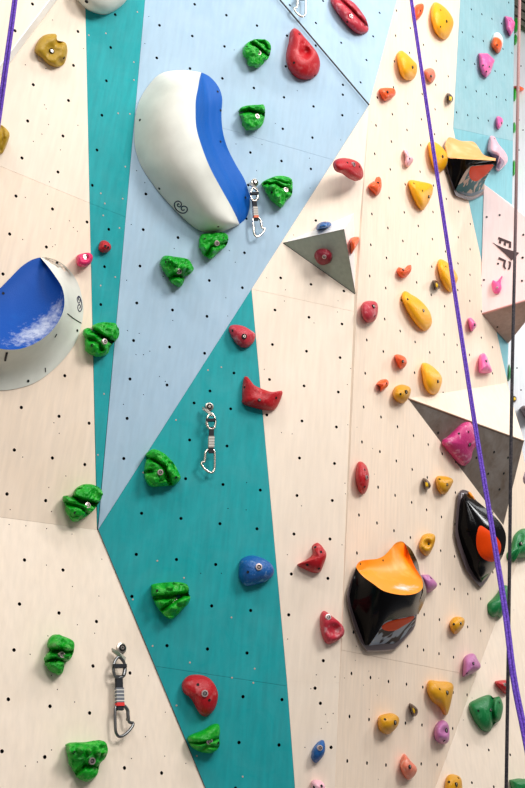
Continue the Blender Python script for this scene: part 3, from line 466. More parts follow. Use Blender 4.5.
# yellows
Y = dict(chalk=.4, dark=True, bs=.7)
hold('F', 'yellow', 'large yellow oval hold at the top edge right of the purple rope', .42, [(172, 50), (178, 18), (190, 8), (215, 20), (240, 45), (256, 75), (255, 100), (240, 135), (225, 148), (205, 140), (185, 115), (175, 80)], [(230, 80)], [(208, 38), (208, 100)], c30, **Y)
hold('F', 'yellow', 'yellow hold left of the purple rope near the top', .42, [(45, 215), (50, 195), (62, 190), (75, 197), (105, 225), (120, 245), (118, 275), (105, 297), (80, 300), (62, 285), (50, 250)], [(102, 252)], [], c30, **Y)
hold('F', 'yellow', 'yellow hold behind the purple rope, left of the orange and black beak volume', .42, [(162, 540), (175, 530), (200, 540), (225, 565), (236, 590), (230, 620), (212, 643), (190, 642), (175, 615), (165, 575)], [(215, 587)], [], c30, **Y)
hold('F', 'yellow', 'yellow shield hold with a point below, left of the rope and below the beak volume', .4, [(88, 690), (95, 675), (140, 682), (175, 692), (180, 715), (170, 745), (150, 780), (138, 788), (120, 770), (100, 730)], [(163, 737)], [(108, 688), (140, 715)], c30, **Y)
hold('F', 'yellow', 'long yellow oval hold leaning right, below the orange horned hold', .38, [(62, 365), (68, 345), (80, 342), (95, 352), (125, 370), (155, 400), (172, 430), (175, 465), (155, 490), (130, 480), (100, 445), (75, 400)], [(143, 415)], [(85, 372)], c31, **Y)
hold('F', 'yellow', 'yellow oval hold crossed by the purple rope, level with the pale pink volume', .38, [(197, 240), (205, 222), (225, 228), (250, 250), (272, 285), (268, 310), (250, 345), (230, 335), (210, 300), (200, 265)], [], [(228, 250)], c31, **Y)
hold('F', 'yellow', 'yellow drop hold above the upper edge of the grey triangle volume', .42, [(137, 640), (138, 618), (145, 610), (170, 618), (205, 650), (214, 680), (200, 720), (180, 730), (160, 720), (145, 690)], [(197, 680)], [], c31, **Y)
hold('F', 'mustard', 'yellow two-hole hold at the left tip of the grey triangle volume', .42, [(32, 715), (40, 700), (65, 692), (95, 705), (92, 735), (70, 762), (45, 755), (30, 735)], [(78, 720)], [(58, 728)], c31, dark=True, bs=.8)
hold('F', 'mustard', 'yellow fist-shaped hold under the grey triangle volume', .38, [(190, 300), (200, 285), (235, 288), (255, 300), (250, 320), (230, 350), (210, 352), (195, 330)], [(232, 317)], [(205, 297)], c32, dark=True, bs=.6)
hold('F', 'mustard', 'yellow dished hold between the two orange and black volumes', .36, [(128, 545), (140, 510), (165, 500), (187, 508), (185, 540), (165, 580), (148, 582), (133, 565)], [(165, 542)], [], c32, dark=True, bs=.5, dents=[(160, 538, 14, .15)])
hold('F', 'mustard', 'small yellow hold below right of the orange bowl volume', .36, [(243, 125), (255, 105), (275, 100), (297, 108), (295, 135), (275, 160), (260, 165), (248, 150)], [(283, 125)], [(258, 128)], c33, dark=True, bs=.6)
hold('F', 'mustard', 'big mustard yellow tooth-shaped hold low on the receding wall', .42, [(158, 380), (160, 350), (170, 338), (200, 342), (240, 345), (257, 360), (252, 400), (240, 450), (230, 470), (215, 455), (200, 435), (175, 415)], [(232, 385)], [(205, 372)], c33, dark=True, bs=.8)
hold('F', 'mustard', 'mustard yellow rounded hold near the bottom, left of the small hanger', .42, [(-26, 500), (-22, 475), (0, 465), (30, 463), (52, 480), (47, 510), (20, 538), (0, 540), (-20, 525)], [(36, 497)], [(0, 485)], c33, dark=True, bs=.8)
hold('F', 'mustard', 'yellow hold cut by the bottom edge below the mauve ring hold', .42, [(222, 742), (230, 700), (255, 688), (285, 700), (292, 742), (290, 785), (225, 785)], [(266, 730)], [(240, 720), (275, 705)], c33, dark=True, bs=.8)
# pinks
WO = mat('hold_resin_white_orange', (250, 236, 226), .45); _nt = WO.node_tree; _g = _nt.nodes.new('ShaderNodeNewGeometry'); _x = _nt.nodes.new('ShaderNodeSeparateXYZ'); _r = _nt.nodes.new('ShaderNodeMapRange'); _m = _nt.nodes.new('ShaderNodeMix'); _m.data_type = 'RGBA'
_z = P3('I', 497, 49).z; _r.inputs[1].default_value = _z - .01; _r.inputs[2].default_value = _z + .02; _m.inputs[6].default_value = lin((240, 92, 20)); _m.inputs[7].default_value = lin((250, 236, 226))
_nt.links.new(_g.outputs['Position'], _x.inputs[0]); _nt.links.new(_x.outputs[2], _r.inputs[0]); _nt.links.new(_r.outputs[0], _m.inputs[0]); _nt.links.new(_m.outputs[2], _nt.nodes['Principled BSDF'].inputs['Base Color'])
hold('I', 'pink', 'pink three-cornered hold on the cyan wall below the white and orange hold', .4, [(352, 200), (385, 200), (412, 225), (405, 245), (395, 275), (380, 292), (365, 280), (355, 250)], [(390, 250)], [(368, 245), (380, 268)], c30, dark=True, bs=.5, sharp=True)
hold('I', 'whiteorange', 'white and orange drop hold on the cyan wall between two pink holds', .4, [(400, 170), (403, 140), (415, 122), (430, 125), (442, 145), (440, 175), (425, 200), (408, 185)], [(420, 168)], [], c30, dark=True, bs=.5, m=WO)
hold('I', 'pink', 'pink hold at the outer edge of the cyan wall near the top right', .4, [(450, 60), (475, 65), (488, 85), (482, 115), (470, 137), (455, 110)], [(478, 125)], [(468, 78)], c30, bs=.5, dark=True, sharp=True)
hold('I', 'magenta', 'tiny magenta hold low on the cyan wall above the horn', .32, [(418, 440), (430, 437), (443, 450), (438, 470), (425, 485), (418, 470)], [(436, 460)], [], c30, dark=True, bs=.5, m=hm('pink'))
HORN = hold('L', 'blush', 'pale pink curved horn hold with a dark underside, right of the beak volume', .6, [(380, 120), (390, 60), (400, 38), (425, 45), (440, 75), (460, 105), (490, 140), (510, 180), (505, 215), (480, 245), (450, 270), (432, 252), (438, 210), (415, 180), (385, 145)], [], [(423, 57)], ((430, 130), 6.5625))
hold('L', 'pink', 'pink hooked hold on the pale pink volume under the black lettering', .35, [(398, 320), (403, 290), (408, 278), (415, 300), (425, 300), (440, 282), (433, 305), (435, 330), (425, 350), (405, 345)], [(421, 328)], [], c31, bs=.5) if False else None
hold('F', 'mauve', 'small dusty pink pointed hold beneath the pale pink volume', .35, [(312, 450), (313, 443), (325, 443), (342, 465), (340, 478), (325, 493), (316, 475)], [(335, 467)], [], c31, dark=True, bs=.6, m=hm('pink'))
hold('F', 'pink', 'pink bell-shaped hold between the pink volume and the grey triangle', .45, [(352, 640), (352, 600), (358, 580), (372, 575), (382, 588), (392, 615), (402, 640), (395, 648), (375, 650), (355, 648)], [(379, 605)], [], c31, dark=True, bs=.6)
hold('F', 'mauve', 'mauve hold peeking out right of the orange bowl volume', .4, [(135, 660), (150, 655), (168, 658), (195, 690), (185, 710), (160, 722), (145, 700)], [], [(172, 668)], c32)
hold('F', 'mauve', 'mauve pink pyramid hold near the fold, below the small yellow hold', .42, [(292, 325), (293, 285), (297, 255), (315, 240), (335, 240), (348, 262), (358, 280), (355, 295), (325, 315), (297, 326)], [(330, 276)], [(307, 312)], c33, dark=True, bs=.6)
hold('F', 'mauve', 'mauve ring-shaped hold between the two mustard holds at the bottom', .42, [(185, 530), (195, 500), (215, 488), (235, 500), (242, 535), (237, 570), (215, 577), (190, 562)], [(228, 528)], [(222, 565)], c33, dark=True, bs=.9, dents=[(228, 528, 14, .15)])
# dark greens on the right
hold('J', 'darkgreen', 'large dark green hold at the right edge beside the dark rope', .6, [(450, 580), (468, 555), (478, 510), (500, 488), (530, 483), (560, 510), (565, 560), (545, 585), (520, 592), (495, 594), (482, 610), (472, 600), (455, 602)], [(512, 540)], [], c32, dark=True, cuts=[([(485, 590), (500, 560), (512, 510)], .12, 8)])
hold('J', 'darkgreen', 'dark green hold partly behind the purple rope, below the leaning black volume', .55, [(378, 65), (380, 50), (400, 32), (420, 10), (435, -12), (455, -18), (465, 0), (462, 45), (445, 85), (435, 103), (420, 98), (405, 103), (385, 90)], [], [(448, 50)], c33)
hold('J', 'darkgreen', 'dark green two-lobed clam hold at the bottom right', .5, [(315, 430), (345, 408), (385, 393), (400, 398), (408, 405), (430, 400), (443, 435), (438, 470), (430, 490), (408, 505), (398, 525), (385, 532), (360, 522), (330, 480)], [(394, 450)], [(350, 453), (428, 422)], c33, cuts=[([(402, 398), (402, 450), (408, 500)], .25, 6)], dark=True, bs=.7, N=60, K=14)
hold('J', 'darkgreen', 'dark green hold in the lower right corner below the purple rope', .45, [(467, 712), (500, 706), (545, 710), (545, 770), (480, 768)], [], [], c33, sharp=True)
hold('J', 'brown', 'brown mauve rounded hold behind the right tip of the grey triangle', .5, [(490, 310), (497, 270), (505, 240), (520, 235), (545, 250), (550, 300), (530, 332), (505, 333)], [], [(505, 318), (530, 300)], c32)
hold('K', 'brown', 'brownish pink wedge hold on the pale far wall at the right edge', 1.2, [(505, 30), (515, 22), (555, 18), (560, 80), (540, 85), (520, 62)], [], [], c32, sharp=True)
for lab, pts, col in (('upper green knob seen behind the edge of the cyan wall, beside pink hold', [(513.6, 20), (516, 17.5), (518, 20), (517.5, 30), (515, 33), (513.5, 28)], 'green'),
                      ('green knob behind the cyan wall edge, just under the topmost green knob', [(513.5, 37), (515.5, 34), (517.5, 38), (516.5, 43), (514.5, 45), (513.3, 41)], 'green'),
                      ('green knob behind the cyan wall edge, left of the orange hold', [(512.8, 90), (515, 88), (516.5, 94), (515.5, 100), (513.5, 101), (512.6, 96)], 'green'),
                      ('green knob behind the wall edge beside the cyan panel joint', [(512.5, 125), (514.5, 122), (516, 127), (515, 132), (513, 132)], 'green'),
                      ('lowest green knob behind the cyan wall edge, beside the pink horn', [(512, 164), (514.3, 160), (515.5, 166), (514.5, 175), (512.5, 174)], 'green'),
                      ('green hold below the tip of the pale pink volume, behind the rope', [(507.5, 370), (509, 364), (510.5, 368), (511.8, 373), (509.5, 380), (507, 381)], 'darkgreen'),
                      ('orange hold on the far wall right of the dark rope near the top', [(513, 87), (517, 85.5), (522, 87), (524, 89), (521, 91), (516, 90.5)], 'orange')):
    hold('K', col, lab, .9, pts, N=20, K=6)

# ---------------------------------------------------------------- volumes
def loft(name, pl, A, Bc, m, parent, nu=28, nv=10, dip=0, skew=1, lo=0.0, prof=None):
    a, b = smooth_open(A, nu), smooth_open(Bc, nu); V = []
    for j in range(nv + 1):
        v = j / nv
        for p, q in zip(a, b):
            r = p.lerp(q, v); env = min(1, 3 * (p.xy - q.xy).length / 40)
            z_ = r.z - dip * env * math.sin(math.pi * v ** skew)
            if prof:
                for (v0, f0), (v1, f1) in zip(prof, prof[1:]):
                    if v <= v1 + 1e-6: tt = (v - v0) / (v1 - v0); tt = tt * tt * (3 - 2 * tt) * .4 + tt * .6; z_ = p.z * (f0 + (f1 - f0) * tt); break
            V.append(P3(pl, r.x, r.y, max(lo, z_)))
    Fc = [(j * (nu + 1) + i, j * (nu + 1) + i + 1, (j + 1) * (nu + 1) + i + 1, (j + 1) * (nu + 1) + i) for j in range(nv) for i in range(nu)]
    o = face_camera(mk(name, V, Fc, m, parent, True))
    return o
def Z3(o, s, pts): return [(o[0] + p[0] / s, o[1] + p[1] / s, p[2]) for p in pts]
def prism(name, pl, pts, h0, h1, m, parent, bevel=.08):
    S0 = [(p.x, p.y) for p in smooth_closed(pts, 64, True)]; N = len(S0); V = []
    c = (sum(p[0] for p in S0) / N, sum(p[1] for p in S0) / N)
    for h, f in ((h0, 0), (h1 - .04, 0), (h1, .02), (h1, .12)):
        for x, y in S0: V.append(P3(pl, x + (c[0] - x) * f, y + (c[1] - y) * f, h))
    Fc = [(k * N + i, k * N + (i + 1) % N, (k + 1) * N + (i + 1) % N, (k + 1) * N + i) for k in range(3) for i in range(N)] + [tuple(3 * N + i for i in range(N))]
    return mk(name, V, Fc, m, parent, False)
def decal(name, tree, out, m, parent, th=.004, N=36, K=5, sharp=False):
    """thin sheet or inlay lying on a surface"""
    Sx = smooth_closed(out, N, sharp); c = sum(Sx, Vector((0, 0))) / N; V = []; last = None
    for k in range(K + 1):
        for s in Sx:
            q = s.lerp(c, k / K * .98); loc, nn = hit(tree, q.x, q.y)
            if loc is None: loc, nn = last if last else (None, None)
            if loc is None:
                for t in (.2, .4, .6, .8):
                    loc, nn = hit(tree, *s.lerp(c, t))
                    if loc: break
            if loc is None: return None
            last = (loc, nn); V.append(loc + nn * th * (1 if k else .2))
    Fc = [(r * N + i, r * N + (i + 1) % N, (r + 1) * N + (i + 1) % N, (r + 1) * N + i) for r in range(K) for i in range(N)] + [tuple(K * N + i for i in range(N))]
    o = mk(name, V, Fc, m, parent, True); return face_camera(o)
def line(name, tree, pts, r, m, parent, N=40):
    P = smooth_open([(p[0], p[1], 0) for p in pts], N); W = []
    for p in P:
        loc, nn = hit(tree, p.x, p.y)
        if loc: W.append(loc + nn * r * .3)
    return tube(name, W, r, m, parent, 6) if len(W) > 2 else None
def screws(tree, parent, pts, sc=.8):
    for q in pts:
        loc, nn = hit(tree, *q)
        if loc: put(SCREW, 'screw_hole', parent, loc, nn, sc)

GEL = mat('white_fibreglass', (225, 224, 212), .5, 0, (200, 198, 186), 5, .4, .75, .05, 200, spec=.35)
BLUEP = mat('blue_grip_coating', (0, 86, 172), .5, 0, (10, 118, 198), 9, .62, .85, .25, 220, nstr=.4, spec=.2)
BLUEC = mat('blue_grip_coating_chalked', (0, 74, 162), .55, 0, (4, 100, 185), 9, .6, .85, .25, 220, nstr=.4, spec=.2)
INK = mat('dark_ink', (20, 26, 60), .5)
SOOT = mat('rubber_scuff', (40, 38, 36), .8)
BLK = mat('black_gloss_gelcoat', (8, 7, 8), .16, 0, spec=.1)
FLG = mat('dark_flange', (92, 78, 80), .3, coat=.3)
ORG = mat('orange_grip_coating', (255, 150, 14), .42, 0, (255, 196, 110), 10, .55, .78, .2, 200, nstr=.7)
ORGD = mat('orange_inlay', (226, 66, 2), .55, spec=.12)
CREAM = mat('cream_orange_coating', (235, 168, 100), .5, 0, (242, 198, 150), 10, .5, .8, .2, 200)
CAMO = mat('mottled_gelcoat', (182, 160, 142), .5, 0, (30, 92, 96), 16, .5, .52, detail=1, spec=.15)

def chalk_on(m, loc, sx, ang, R0, strength=.9):
    nt = m.node_tree; b = nt.nodes['Principled BSDF']; src = b.inputs['Base Color'].links[0].from_socket
    g = nt.nodes.new('ShaderNodeNewGeometry'); mp = nt.nodes.new('ShaderNodeMapping'); mp.vector_type = 'TEXTURE'
    mp.inputs['Location'].default_value = loc; mp.inputs['Rotation'].default_value = ang; mp.inputs['Scale'].default_value = sx
    nt.links.new(g.outputs['Position'], mp.inputs[0])
    ln = nt.nodes.new('ShaderNodeVectorMath'); ln.operation = 'LENGTH'; nt.links.new(mp.outputs[0], ln.inputs[0])
    n = nt.nodes.new('ShaderNodeTexNoise'); n.inputs['Scale'].default_value = 38; n.inputs['Detail'].default_value = 8; n.inputs['Roughness'].default_value = .72
    nt.links.new(g.outputs['Position'], n.inputs['Vector'])
    a1 = nt.nodes.new('ShaderNodeMath'); a1.operation = 'MULTIPLY_ADD'; a1.inputs[1].default_value = -.42; nt.links.new(ln.outputs['Value'], a1.inputs[0]); nt.links.new(n.outputs[0], a1.inputs[2])
    r = nt.nodes.new('ShaderNodeMapRange'); r.inputs[1].default_value = .12; r.inputs[2].default_value = .5; r.inputs[4].default_value = strength; nt.links.new(a1.outputs[0], r.inputs[0])
    x = nt.nodes.new('ShaderNodeMix'); x.data_type = 'RGBA'; x.inputs[7].default_value = lin((236, 240, 244)); nt.links.new(r.outputs[0], x.inputs[0]); nt.links.new(src, x.inputs[6]); nt.links.new(x.outputs[2], b.inputs['Base Color'])
decal('lower_mauve_patch', bvh(HORN), ZC((430, 130), 6.5625, [(382, 138), (405, 152), (440, 164), (470, 185), (488, 214), (470, 243), (452, 262), (440, 248), (442, 215), (425, 192), (392, 162)]), mat('mauve_patch', (128, 88, 116), .4), HORN, .003)  # mauve patch laid over the lower part of the horn
# tall white and blue volume
D1 = ((130, 60), 4.2)
vol = empty('fibreglass_volume', P3('D', 170, 150)); tag(vol, 'tall white volume with a long concave blue edge on the light blue panel', 'climbing volume')
outer = [(300, 52, .02), (240, 42, .02), (170, 45, .02), (120, 62, .02), (75, 110, .02), (40, 170, .02), (22, 240, .02), (18, 310, .02), (22, 370, .02), (45, 440, .02), (85, 505, .02), (130, 565, .02), (180, 620, .02), (230, 670, .02), (280, 710, .02), (330, 727, .02), (380, 722, .02), (430, 705, .02), (460, 690, .02)]
ridge = [(300, 52, .10), (292, 80, .45), (285, 120, .75), (277, 160, 1.0), (275, 200, 1.15), (278, 280, 1.25), (300, 360, 1.25), (335, 450, 1.2), (380, 535, 1.0), (425, 615, .7), (445, 655, .4), (460, 690, .06)]
right = [(300, 52, .02), (335, 70, .02), (370, 110, .02), (387, 160, .02), (384, 230, .02), (390, 300, .02), (410, 370, .02), (445, 440, .02), (480, 500, .02), (500, 560, .02), (503, 610, .02), (490, 660, .02), (460, 690, .02)]
sh = loft('shell', 'D', Z3(*D1, outer), Z3(*D1, ridge), GEL, vol, 44, 14, dip=-.42)
sh['label'] = 'smooth white shell'
bl = loft('blue_grip_face', 'D', Z3(*D1, ridge), Z3(*D1, right), BLUEP, vol, 60, 22, prof=[(0, 1), (.12, .84), (.36, .34), (.5, .22), (.85, .08), (1, .02)])
bl['label'] = 'concave blue gripping face'
t = bvh(sh, bl); screws(t, vol, ZC(*D1, [(42, 252), (123, 540), (370, 700), (368, 133), (380, 212), (380, 343), (485, 578)]))
line('spiral_logo', t, ZC((165, 195), 13.12, [(190, 125), (178, 112), (162, 125), (170, 148), (198, 152), (218, 125), (205, 92), (170, 80), (136, 95), (124, 130), (140, 175), (175, 212), (225, 236), (270, 228), (293, 195), (285, 160), (250, 144), (218, 160), (218, 190), (238, 202), (256, 190)]), .0028, INK, vol, 70)
# round blue dish volume at left
D2 = ((0, 240), 5.09)
vol = empty('fibreglass_volume', P3('A', 0, 320)); tag(vol, 'white domed volume with a tilted round blue dish at the left edge', 'climbing volume')
outer = [(205, 88, .02), (250, 90, .02), (310, 115, .02), (360, 160, .02), (395, 215, .02), (415, 280, .02), (425, 350, .02), (415, 430, .02), (385, 520, .02), (330, 600, .02), (260, 670, .02), (180, 725, .02), (90, 755, .02), (0, 765, .02), (-100, 750, .02), (-200, 690, .02), (-260, 590, .02), (-260, 480, .02), (-220, 380, .02), (-150, 320, .02), (-60, 290, .02)]
rim = [(205, 88, .04), (245, 135, .4), (285, 190, .75), (315, 240, .95), (328, 300, 1.05), (322, 360, 1.1), (295, 420, 1.15), (250, 475, 1.15), (190, 520, 1.15), (120, 550, 1.15), (60, 558, 1.15), (0, 553, 1.1), (-70, 530, 1.0), (-130, 480, .8), (-150, 420, .55), (-130, 350, .3), (-60, 290, .04)]
back = [(205, 88, .02), (160, 102, .02), (110, 135, .02), (60, 185, .02), (0, 245, .02), (-60, 290, .02)]
sh = loft('shell', 'A', Z3(*D2, outer), Z3(*D2, rim), GEL, vol, 52, 12, dip=.28); sh['label'] = 'white flared shell'
bl = loft('blue_dish', 'A', Z3(*D2, rim), Z3(*D2, back), BLUEC, vol, 52, 14, dip=.3, lo=.05); bl['label'] = 'blue dish streaked with chalk'
t = bvh(sh, bl); screws(t, vol, ZC(*D2, [(393, 461), (143, 718), (290, 115), (16, 271)]))
line('scuff_line', t, ZC(*D2, [(343, 375), (375, 400), (416, 425)]), .0022, SOOT, vol, 16)
line('scuff_line', t, ZC(*D2, [(288, 478), (278, 495)]), .003, SOOT, vol, 6); line('scuff_line', t, ZC(*D2, [(35, 572), (28, 600), (26, 612)]), .0045, SOOT, vol, 6); line('scuff_line', t, ZC(*D2, [(230, 650), (231, 672)]), .0025, SOOT, vol, 6)
line('spiral_logo', t, ZC(*D2, [(402, 308), (398, 298), (403, 290), (408, 300), (405, 318), (397, 320), (392, 300), (400, 286), (410, 300), (416, 330), (415, 352), (405, 364), (396, 352), (396, 335), (404, 328), (409, 340), (404, 348)]), .0022, INK, vol, 60)
# chalk patch on the dish: crumbs of chalk as one loose part
V, Fc = [], []
rr = random.Random(8)
for i in range(0):
    q = rr.random(); x = 112 + q * 178 + rr.gauss(0, 14); y = 520 - q * 120 - abs(rr.gauss(0, 24)) + 8
    lx, ly = x / 5.09, 240 + y / 5.09; loc, nn = hit(bvh(bl) if i == 0 else TB, lx, ly); TB = TB if i else bvh(bl)
    if not loc: continue
    r = rr.uniform(.002, .0075) * (1 if rr.random() < .8 else 1.5); u = nn.orthogonal().normalized(); v = nn.cross(u); b = len(V)
    V += [loc + nn * .0008 + (u * math.cos(k * 1.047 + i) + v * math.sin(k * 1.047 + i)) * r * rr.uniform(.6, 1.2) for k in range(6)] + [loc + nn * .0022]
    Fc += [(b + k, b + (k + 1) % 6, b + 6) for k in range(6)]
cA, _ = hit(bvh(bl), *ZC(*D2, [(215, 450)])[0]); e1, _ = hit(bvh(bl), *ZC(*D2, [(120, 520)])[0]); e2, _ = hit(bvh(bl), *ZC(*D2, [(290, 385)])[0])
ax_ = (e2 - e1).normalized(); chalk_on(BLUEC, cA, (.22, .06, .10), ax_.to_track_quat('X', 'Z').to_euler(), 1, .62)
# white dish cut by the top edge
vol = mound('fibreglass_volume', 'A', ZC((0, 0), 3.75, [(275, -50), (293, 0), (330, 35), (385, 53), (430, 40), (475, 0), (490, -60), (450, -120), (385, -145), (310, -120)]), .8, GEL, N=56, K=12)
tag(vol, 'round white volume cut by the top edge above the teal strip', 'climbing volume'); screws(bvh(vol), vol, [(86.5, 1.5)], 1.1)

# ---- orange / black volumes
def volume(label, pl, at, flange, parts, ):
    v = empty('fibreglass_volume', P3(pl, *at)); tag(v, label, 'climbing volume'); prism('flange', pl, flange, -.02, .14, FLG, v)
    return v
M1 = ((335, 530), 5)
v1 = volume('black volume with an open orange bowl on top, low right of centre', 'F', (385, 600), ZC(*M1, [(58, 330), (62, 300), (78, 250), (105, 183), (130, 160), (200, 150), (245, 135), (295, 85), (320, 60), (348, 66), (390, 112), (412, 165), (415, 215), (425, 270), (418, 380), (410, 430), (400, 490), (350, 550), (300, 600), (240, 607), (160, 608), (130, 570), (100, 500), (65, 380)]), None)
front = [(105, 185, .2), (120, 210, .35), (150, 240, .65), (190, 268, .95), (240, 303, 1.2), (300, 320, 1.35), (350, 325, 1.4), (395, 320, 1.4), (425, 306, 1.38), (439, 285, 1.3), (438, 255, 1.15), (425, 225, .95), (402, 190, .7), (380, 140, .45), (350, 68, .2)]
bowl = loft('orange_bowl', 'F', Z3(*M1, [(105, 185, .18), (115, 165, .18), (135, 153, .18), (170, 148, .2), (210, 144, .25), (245, 128, .28), (275, 97, .28), (300, 68, .22), (325, 57, .18), (342, 60, .18), (350, 68, .18)]), Z3(*M1, front), ORG, v1, 44, 16, dip=.3, lo=.17)
cA, _ = hit(bvh(bowl), *ZC(*M1, [(345, 290)])[0]); e1, _ = hit(bvh(bowl), *ZC(*M1, [(290, 305)])[0]); e2, _ = hit(bvh(bowl), *ZC(*M1, [(410, 290)])[0])
chalk_on(ORG, cA, (.11, .04, .05), (e2 - e1).normalized().to_track_quat('X', 'Z').to_euler(), 1, .8)
body = loft('black_body', 'F', Z3(*M1, front[:11]), Z3(*M1, [(72, 330, .14), (78, 370, .14), (100, 440, .14), (125, 510, .14), (150, 575, .14), (180, 562, .3), (215, 510, .6), (250, 460, .85), (300, 445, .95), (350, 435, 1.0), (400, 425, 1.0), (432, 390, .9), (452, 340, .95), (455, 310, 1.0), (444, 262, 1.1)]), BLK, v1, 40, 10, dip=-.06)
side = loft('black_side', 'F', Z3(*M1, [(350, 68, .18), (380, 95, .2), (397, 125, .25), (415, 165, .35), (425, 215, .7), (440, 245, .9), (455, 290, 1.0), (456, 325, .95), (440, 375, .85), (415, 425, .9)]), Z3(*M1, [(350, 68, .2), (368, 112, .35), (380, 140, .45), (398, 180, .66), (418, 215, .9), (436, 250, 1.12), (440, 285, 1.3), (440, 310, 1.3), (425, 350, 1.2), (405, 400, 1.05)]), BLK, v1, 24, 5)
und = loft('mottled_underside', 'F', Z3(*M1, [(178, 566, .28), (215, 512, .58), (250, 461, .84), (300, 446, .94), (350, 436, .99), (402, 426, .99)]), Z3(*M1, [(170, 578, .15), (215, 572, .15), (255, 568, .15), (300, 565, .15), (345, 530, .15), (400, 470, .2)]), mat('blue_white_gelcoat', (160, 176, 190), .5, 0, (14, 20, 34), 14, .47, .53, detail=1, spec=.12), v1, 20, 6)
t = bvh(und); decal('orange_inlay', t, ZC(*M1, [(232, 485), (258, 462), (300, 449), (350, 438), (397, 430), (380, 455), (340, 480), (300, 502), (255, 503)]), ORGD, v1)
t2 = bvh(bowl, body, side); screws(t2, v1, ZC(*M1, [(127, 170), (240, 152), (428, 340), (398, 140)]), .6)
M2 = ((440, 480), 6.5625)
v2 = volume('narrow pointed black volume with an orange inlay, behind the purple rope', 'F', (460, 545), ZC(*M2, [(98, 350), (103, 260), (108, 180), (118, 90), (140, 60), (182, 70), (205, 85), (235, 130), (300, 185), (400, 300), (410, 380), (400, 480), (355, 580), (310, 660), (270, 712), (230, 670), (170, 590), (120, 450)]), None)
body = loft('black_body', 'F', Z3(*M2, [(155, 95, .14), (132, 150, .14), (122, 240, .14), (118, 330, .14), (140, 420, .14), (175, 520, .14), (200, 580, .14), (235, 635, .14), (265, 668, .14)]), Z3(*M2, [(165, 85, .16), (225, 128, .3), (300, 185, .6), (365, 245, .85), (412, 305, 1.05), (434, 380, 1.1), (415, 490, .95), (355, 585, .4), (280, 668, .16)]), BLK, v2, 36, 14, dip=-.22)
t = bvh(body); decal('orange_inlay', t, ZC(*M2, [(262, 300), (310, 325), (365, 368), (398, 420), (393, 480), (350, 535), (290, 520), (252, 475), (238, 420), (242, 350)]), ORGD, v2)
mound('orange_cap', 'F', ZC(*M2, [(182, 78), (200, 80), (215, 100), (230, 130), (222, 142), (200, 128), (188, 112)]), .3, ORG, N=24, K=6, parent=v2)
mound('grey_nose', 'F', ZC(*M2, [(125, 100), (130, 75), (145, 64), (180, 74), (188, 100), (170, 112), (150, 105), (138, 130), (122, 150)]), .2, FLG, N=28, K=6, parent=v2)
screws(t, v2, ZC(*M2, [(392, 318), (215, 270)]), .6)
M3 = ((430, 130), 6.5625)
v3 = volume('beak-like cream, black and orange volume near the top right', 'F', (465, 170), ZC(*M3, [(105, 240), (108, 180), (100, 110), (122, 56), (155, 62), (200, 80), (235, 130), (290, 220), (345, 330), (355, 380), (355, 425), (265, 465), (170, 435), (155, 400)]), None)
front = [(97, 110, .14), (118, 178, .25), (180, 187, .55), (250, 192, .9), (330, 196, 1.25), (400, 200, 1.55), (430, 203, 1.68)]
cream = loft('cream_top', 'F', Z3(*M3, [(95, 105, .14), (120, 50, .14), (160, 56, .14), (205, 72, .25), (285, 78, .4), (325, 125, .8), (355, 165, 1.15), (432, 186, 1.68)]), Z3(*M3, front), CREAM, v3, 32, 8, dip=-.06, lo=.16)
body = loft('black_body', 'F', Z3(*M3, front[1:] + [(436, 210, 1.7)]), Z3(*M3, [(112, 235, .14), (135, 320, .14), (168, 395, .14), (178, 375, .3), (220, 292, .7), (265, 238, 1.0), (330, 230, 1.25), (400, 226, 1.5), (428, 222, 1.62)]), BLK, v3, 36, 6, dip=-.02)
und = loft('mottled_underside', 'F', Z3(*M3, [(166, 396, .16), (178, 373, .3), (220, 291, .7), (265, 237, 1.0), (330, 229, 1.25), (400, 225, 1.5), (428, 221, 1.62)]), Z3(*M3, [(172, 405, .15), (215, 425, .15), (265, 440, .15), (320, 425, .15), (355, 395, .18), (362, 330, .5), (424, 226, 1.6)]), CAMO, v3, 32, 10, dip=.02)
t = bvh(und); decal('orange_inlay', t, ZC(*M3, [(272, 240), (330, 233), (415, 226), (395, 262), (370, 290), (335, 318), (300, 336), (268, 322), (256, 290), (260, 260)]), ORGD, v3)
decal('slate_base_band', t, ZC(*M3, [(178, 400), (215, 408), (262, 425), (310, 412), (348, 385), (350, 400), (320, 420), (266, 436), (215, 422), (178, 412)]), mat('slate_band', (70, 96, 108), .4), v3)

# ---- wooden volumes
def plate(name, pts, m, parent, t=.0015, h=None):
    o = mk(name, pts, [tuple(range(len(pts)))], m, parent, False); face_camera(o); solid(o, t); return o
def edge_paint(name, a, b, r, m, parent): return tube(name, [a, (a + b) / 2, b], r, m, parent, 6)
v = empty('pyramid_volume', P3('G', 330, 250)); tag(v, 'pyramid volume with a grey front face and white sides on the beige wall', 'climbing volume')
a, b, c = P3('G', 283, 243, 0), P3('G', 355.3, 294.2, 0), P3('G', 353.8, 213.2, 0); ap = P3('G', 344, 229.2, 1.35)
WV = wall_mat('white_painted_plywood', (244, 236, 228), .2, .03)
fr = plate('front_panel', [a, ap, b], DGREY, v); fr['label'] = 'grey textured front panel'
tp = plate('top_panel', [a, ap, c], WV, v); sd = plate('side_panel', [ap, b, c], WV, v)
edge_paint('edge_trim', a, ap, .0018, mat('worn_edge', (150, 148, 138), .6), v); edge_paint('edge_trim', b, ap, .0018, MATS['worn_edge'], v); edge_paint('edge_trim', a, b, .0018, mat('dark_edge', (40, 40, 38), .7), v)
GP = v; GF, GT, GS = fr, tp, sd
v = empty('triangular_volume', P3('F', 480, 460)); tag(v, 'large dark grey triangular volume under the purple rope, right side', 'climbing volume')
a, b, c = P3('F', 408, 398.5), P3('F', 503.3, 525), P3('F', 506, 383); ap = P3('F', 523.8, 441, 1.1)
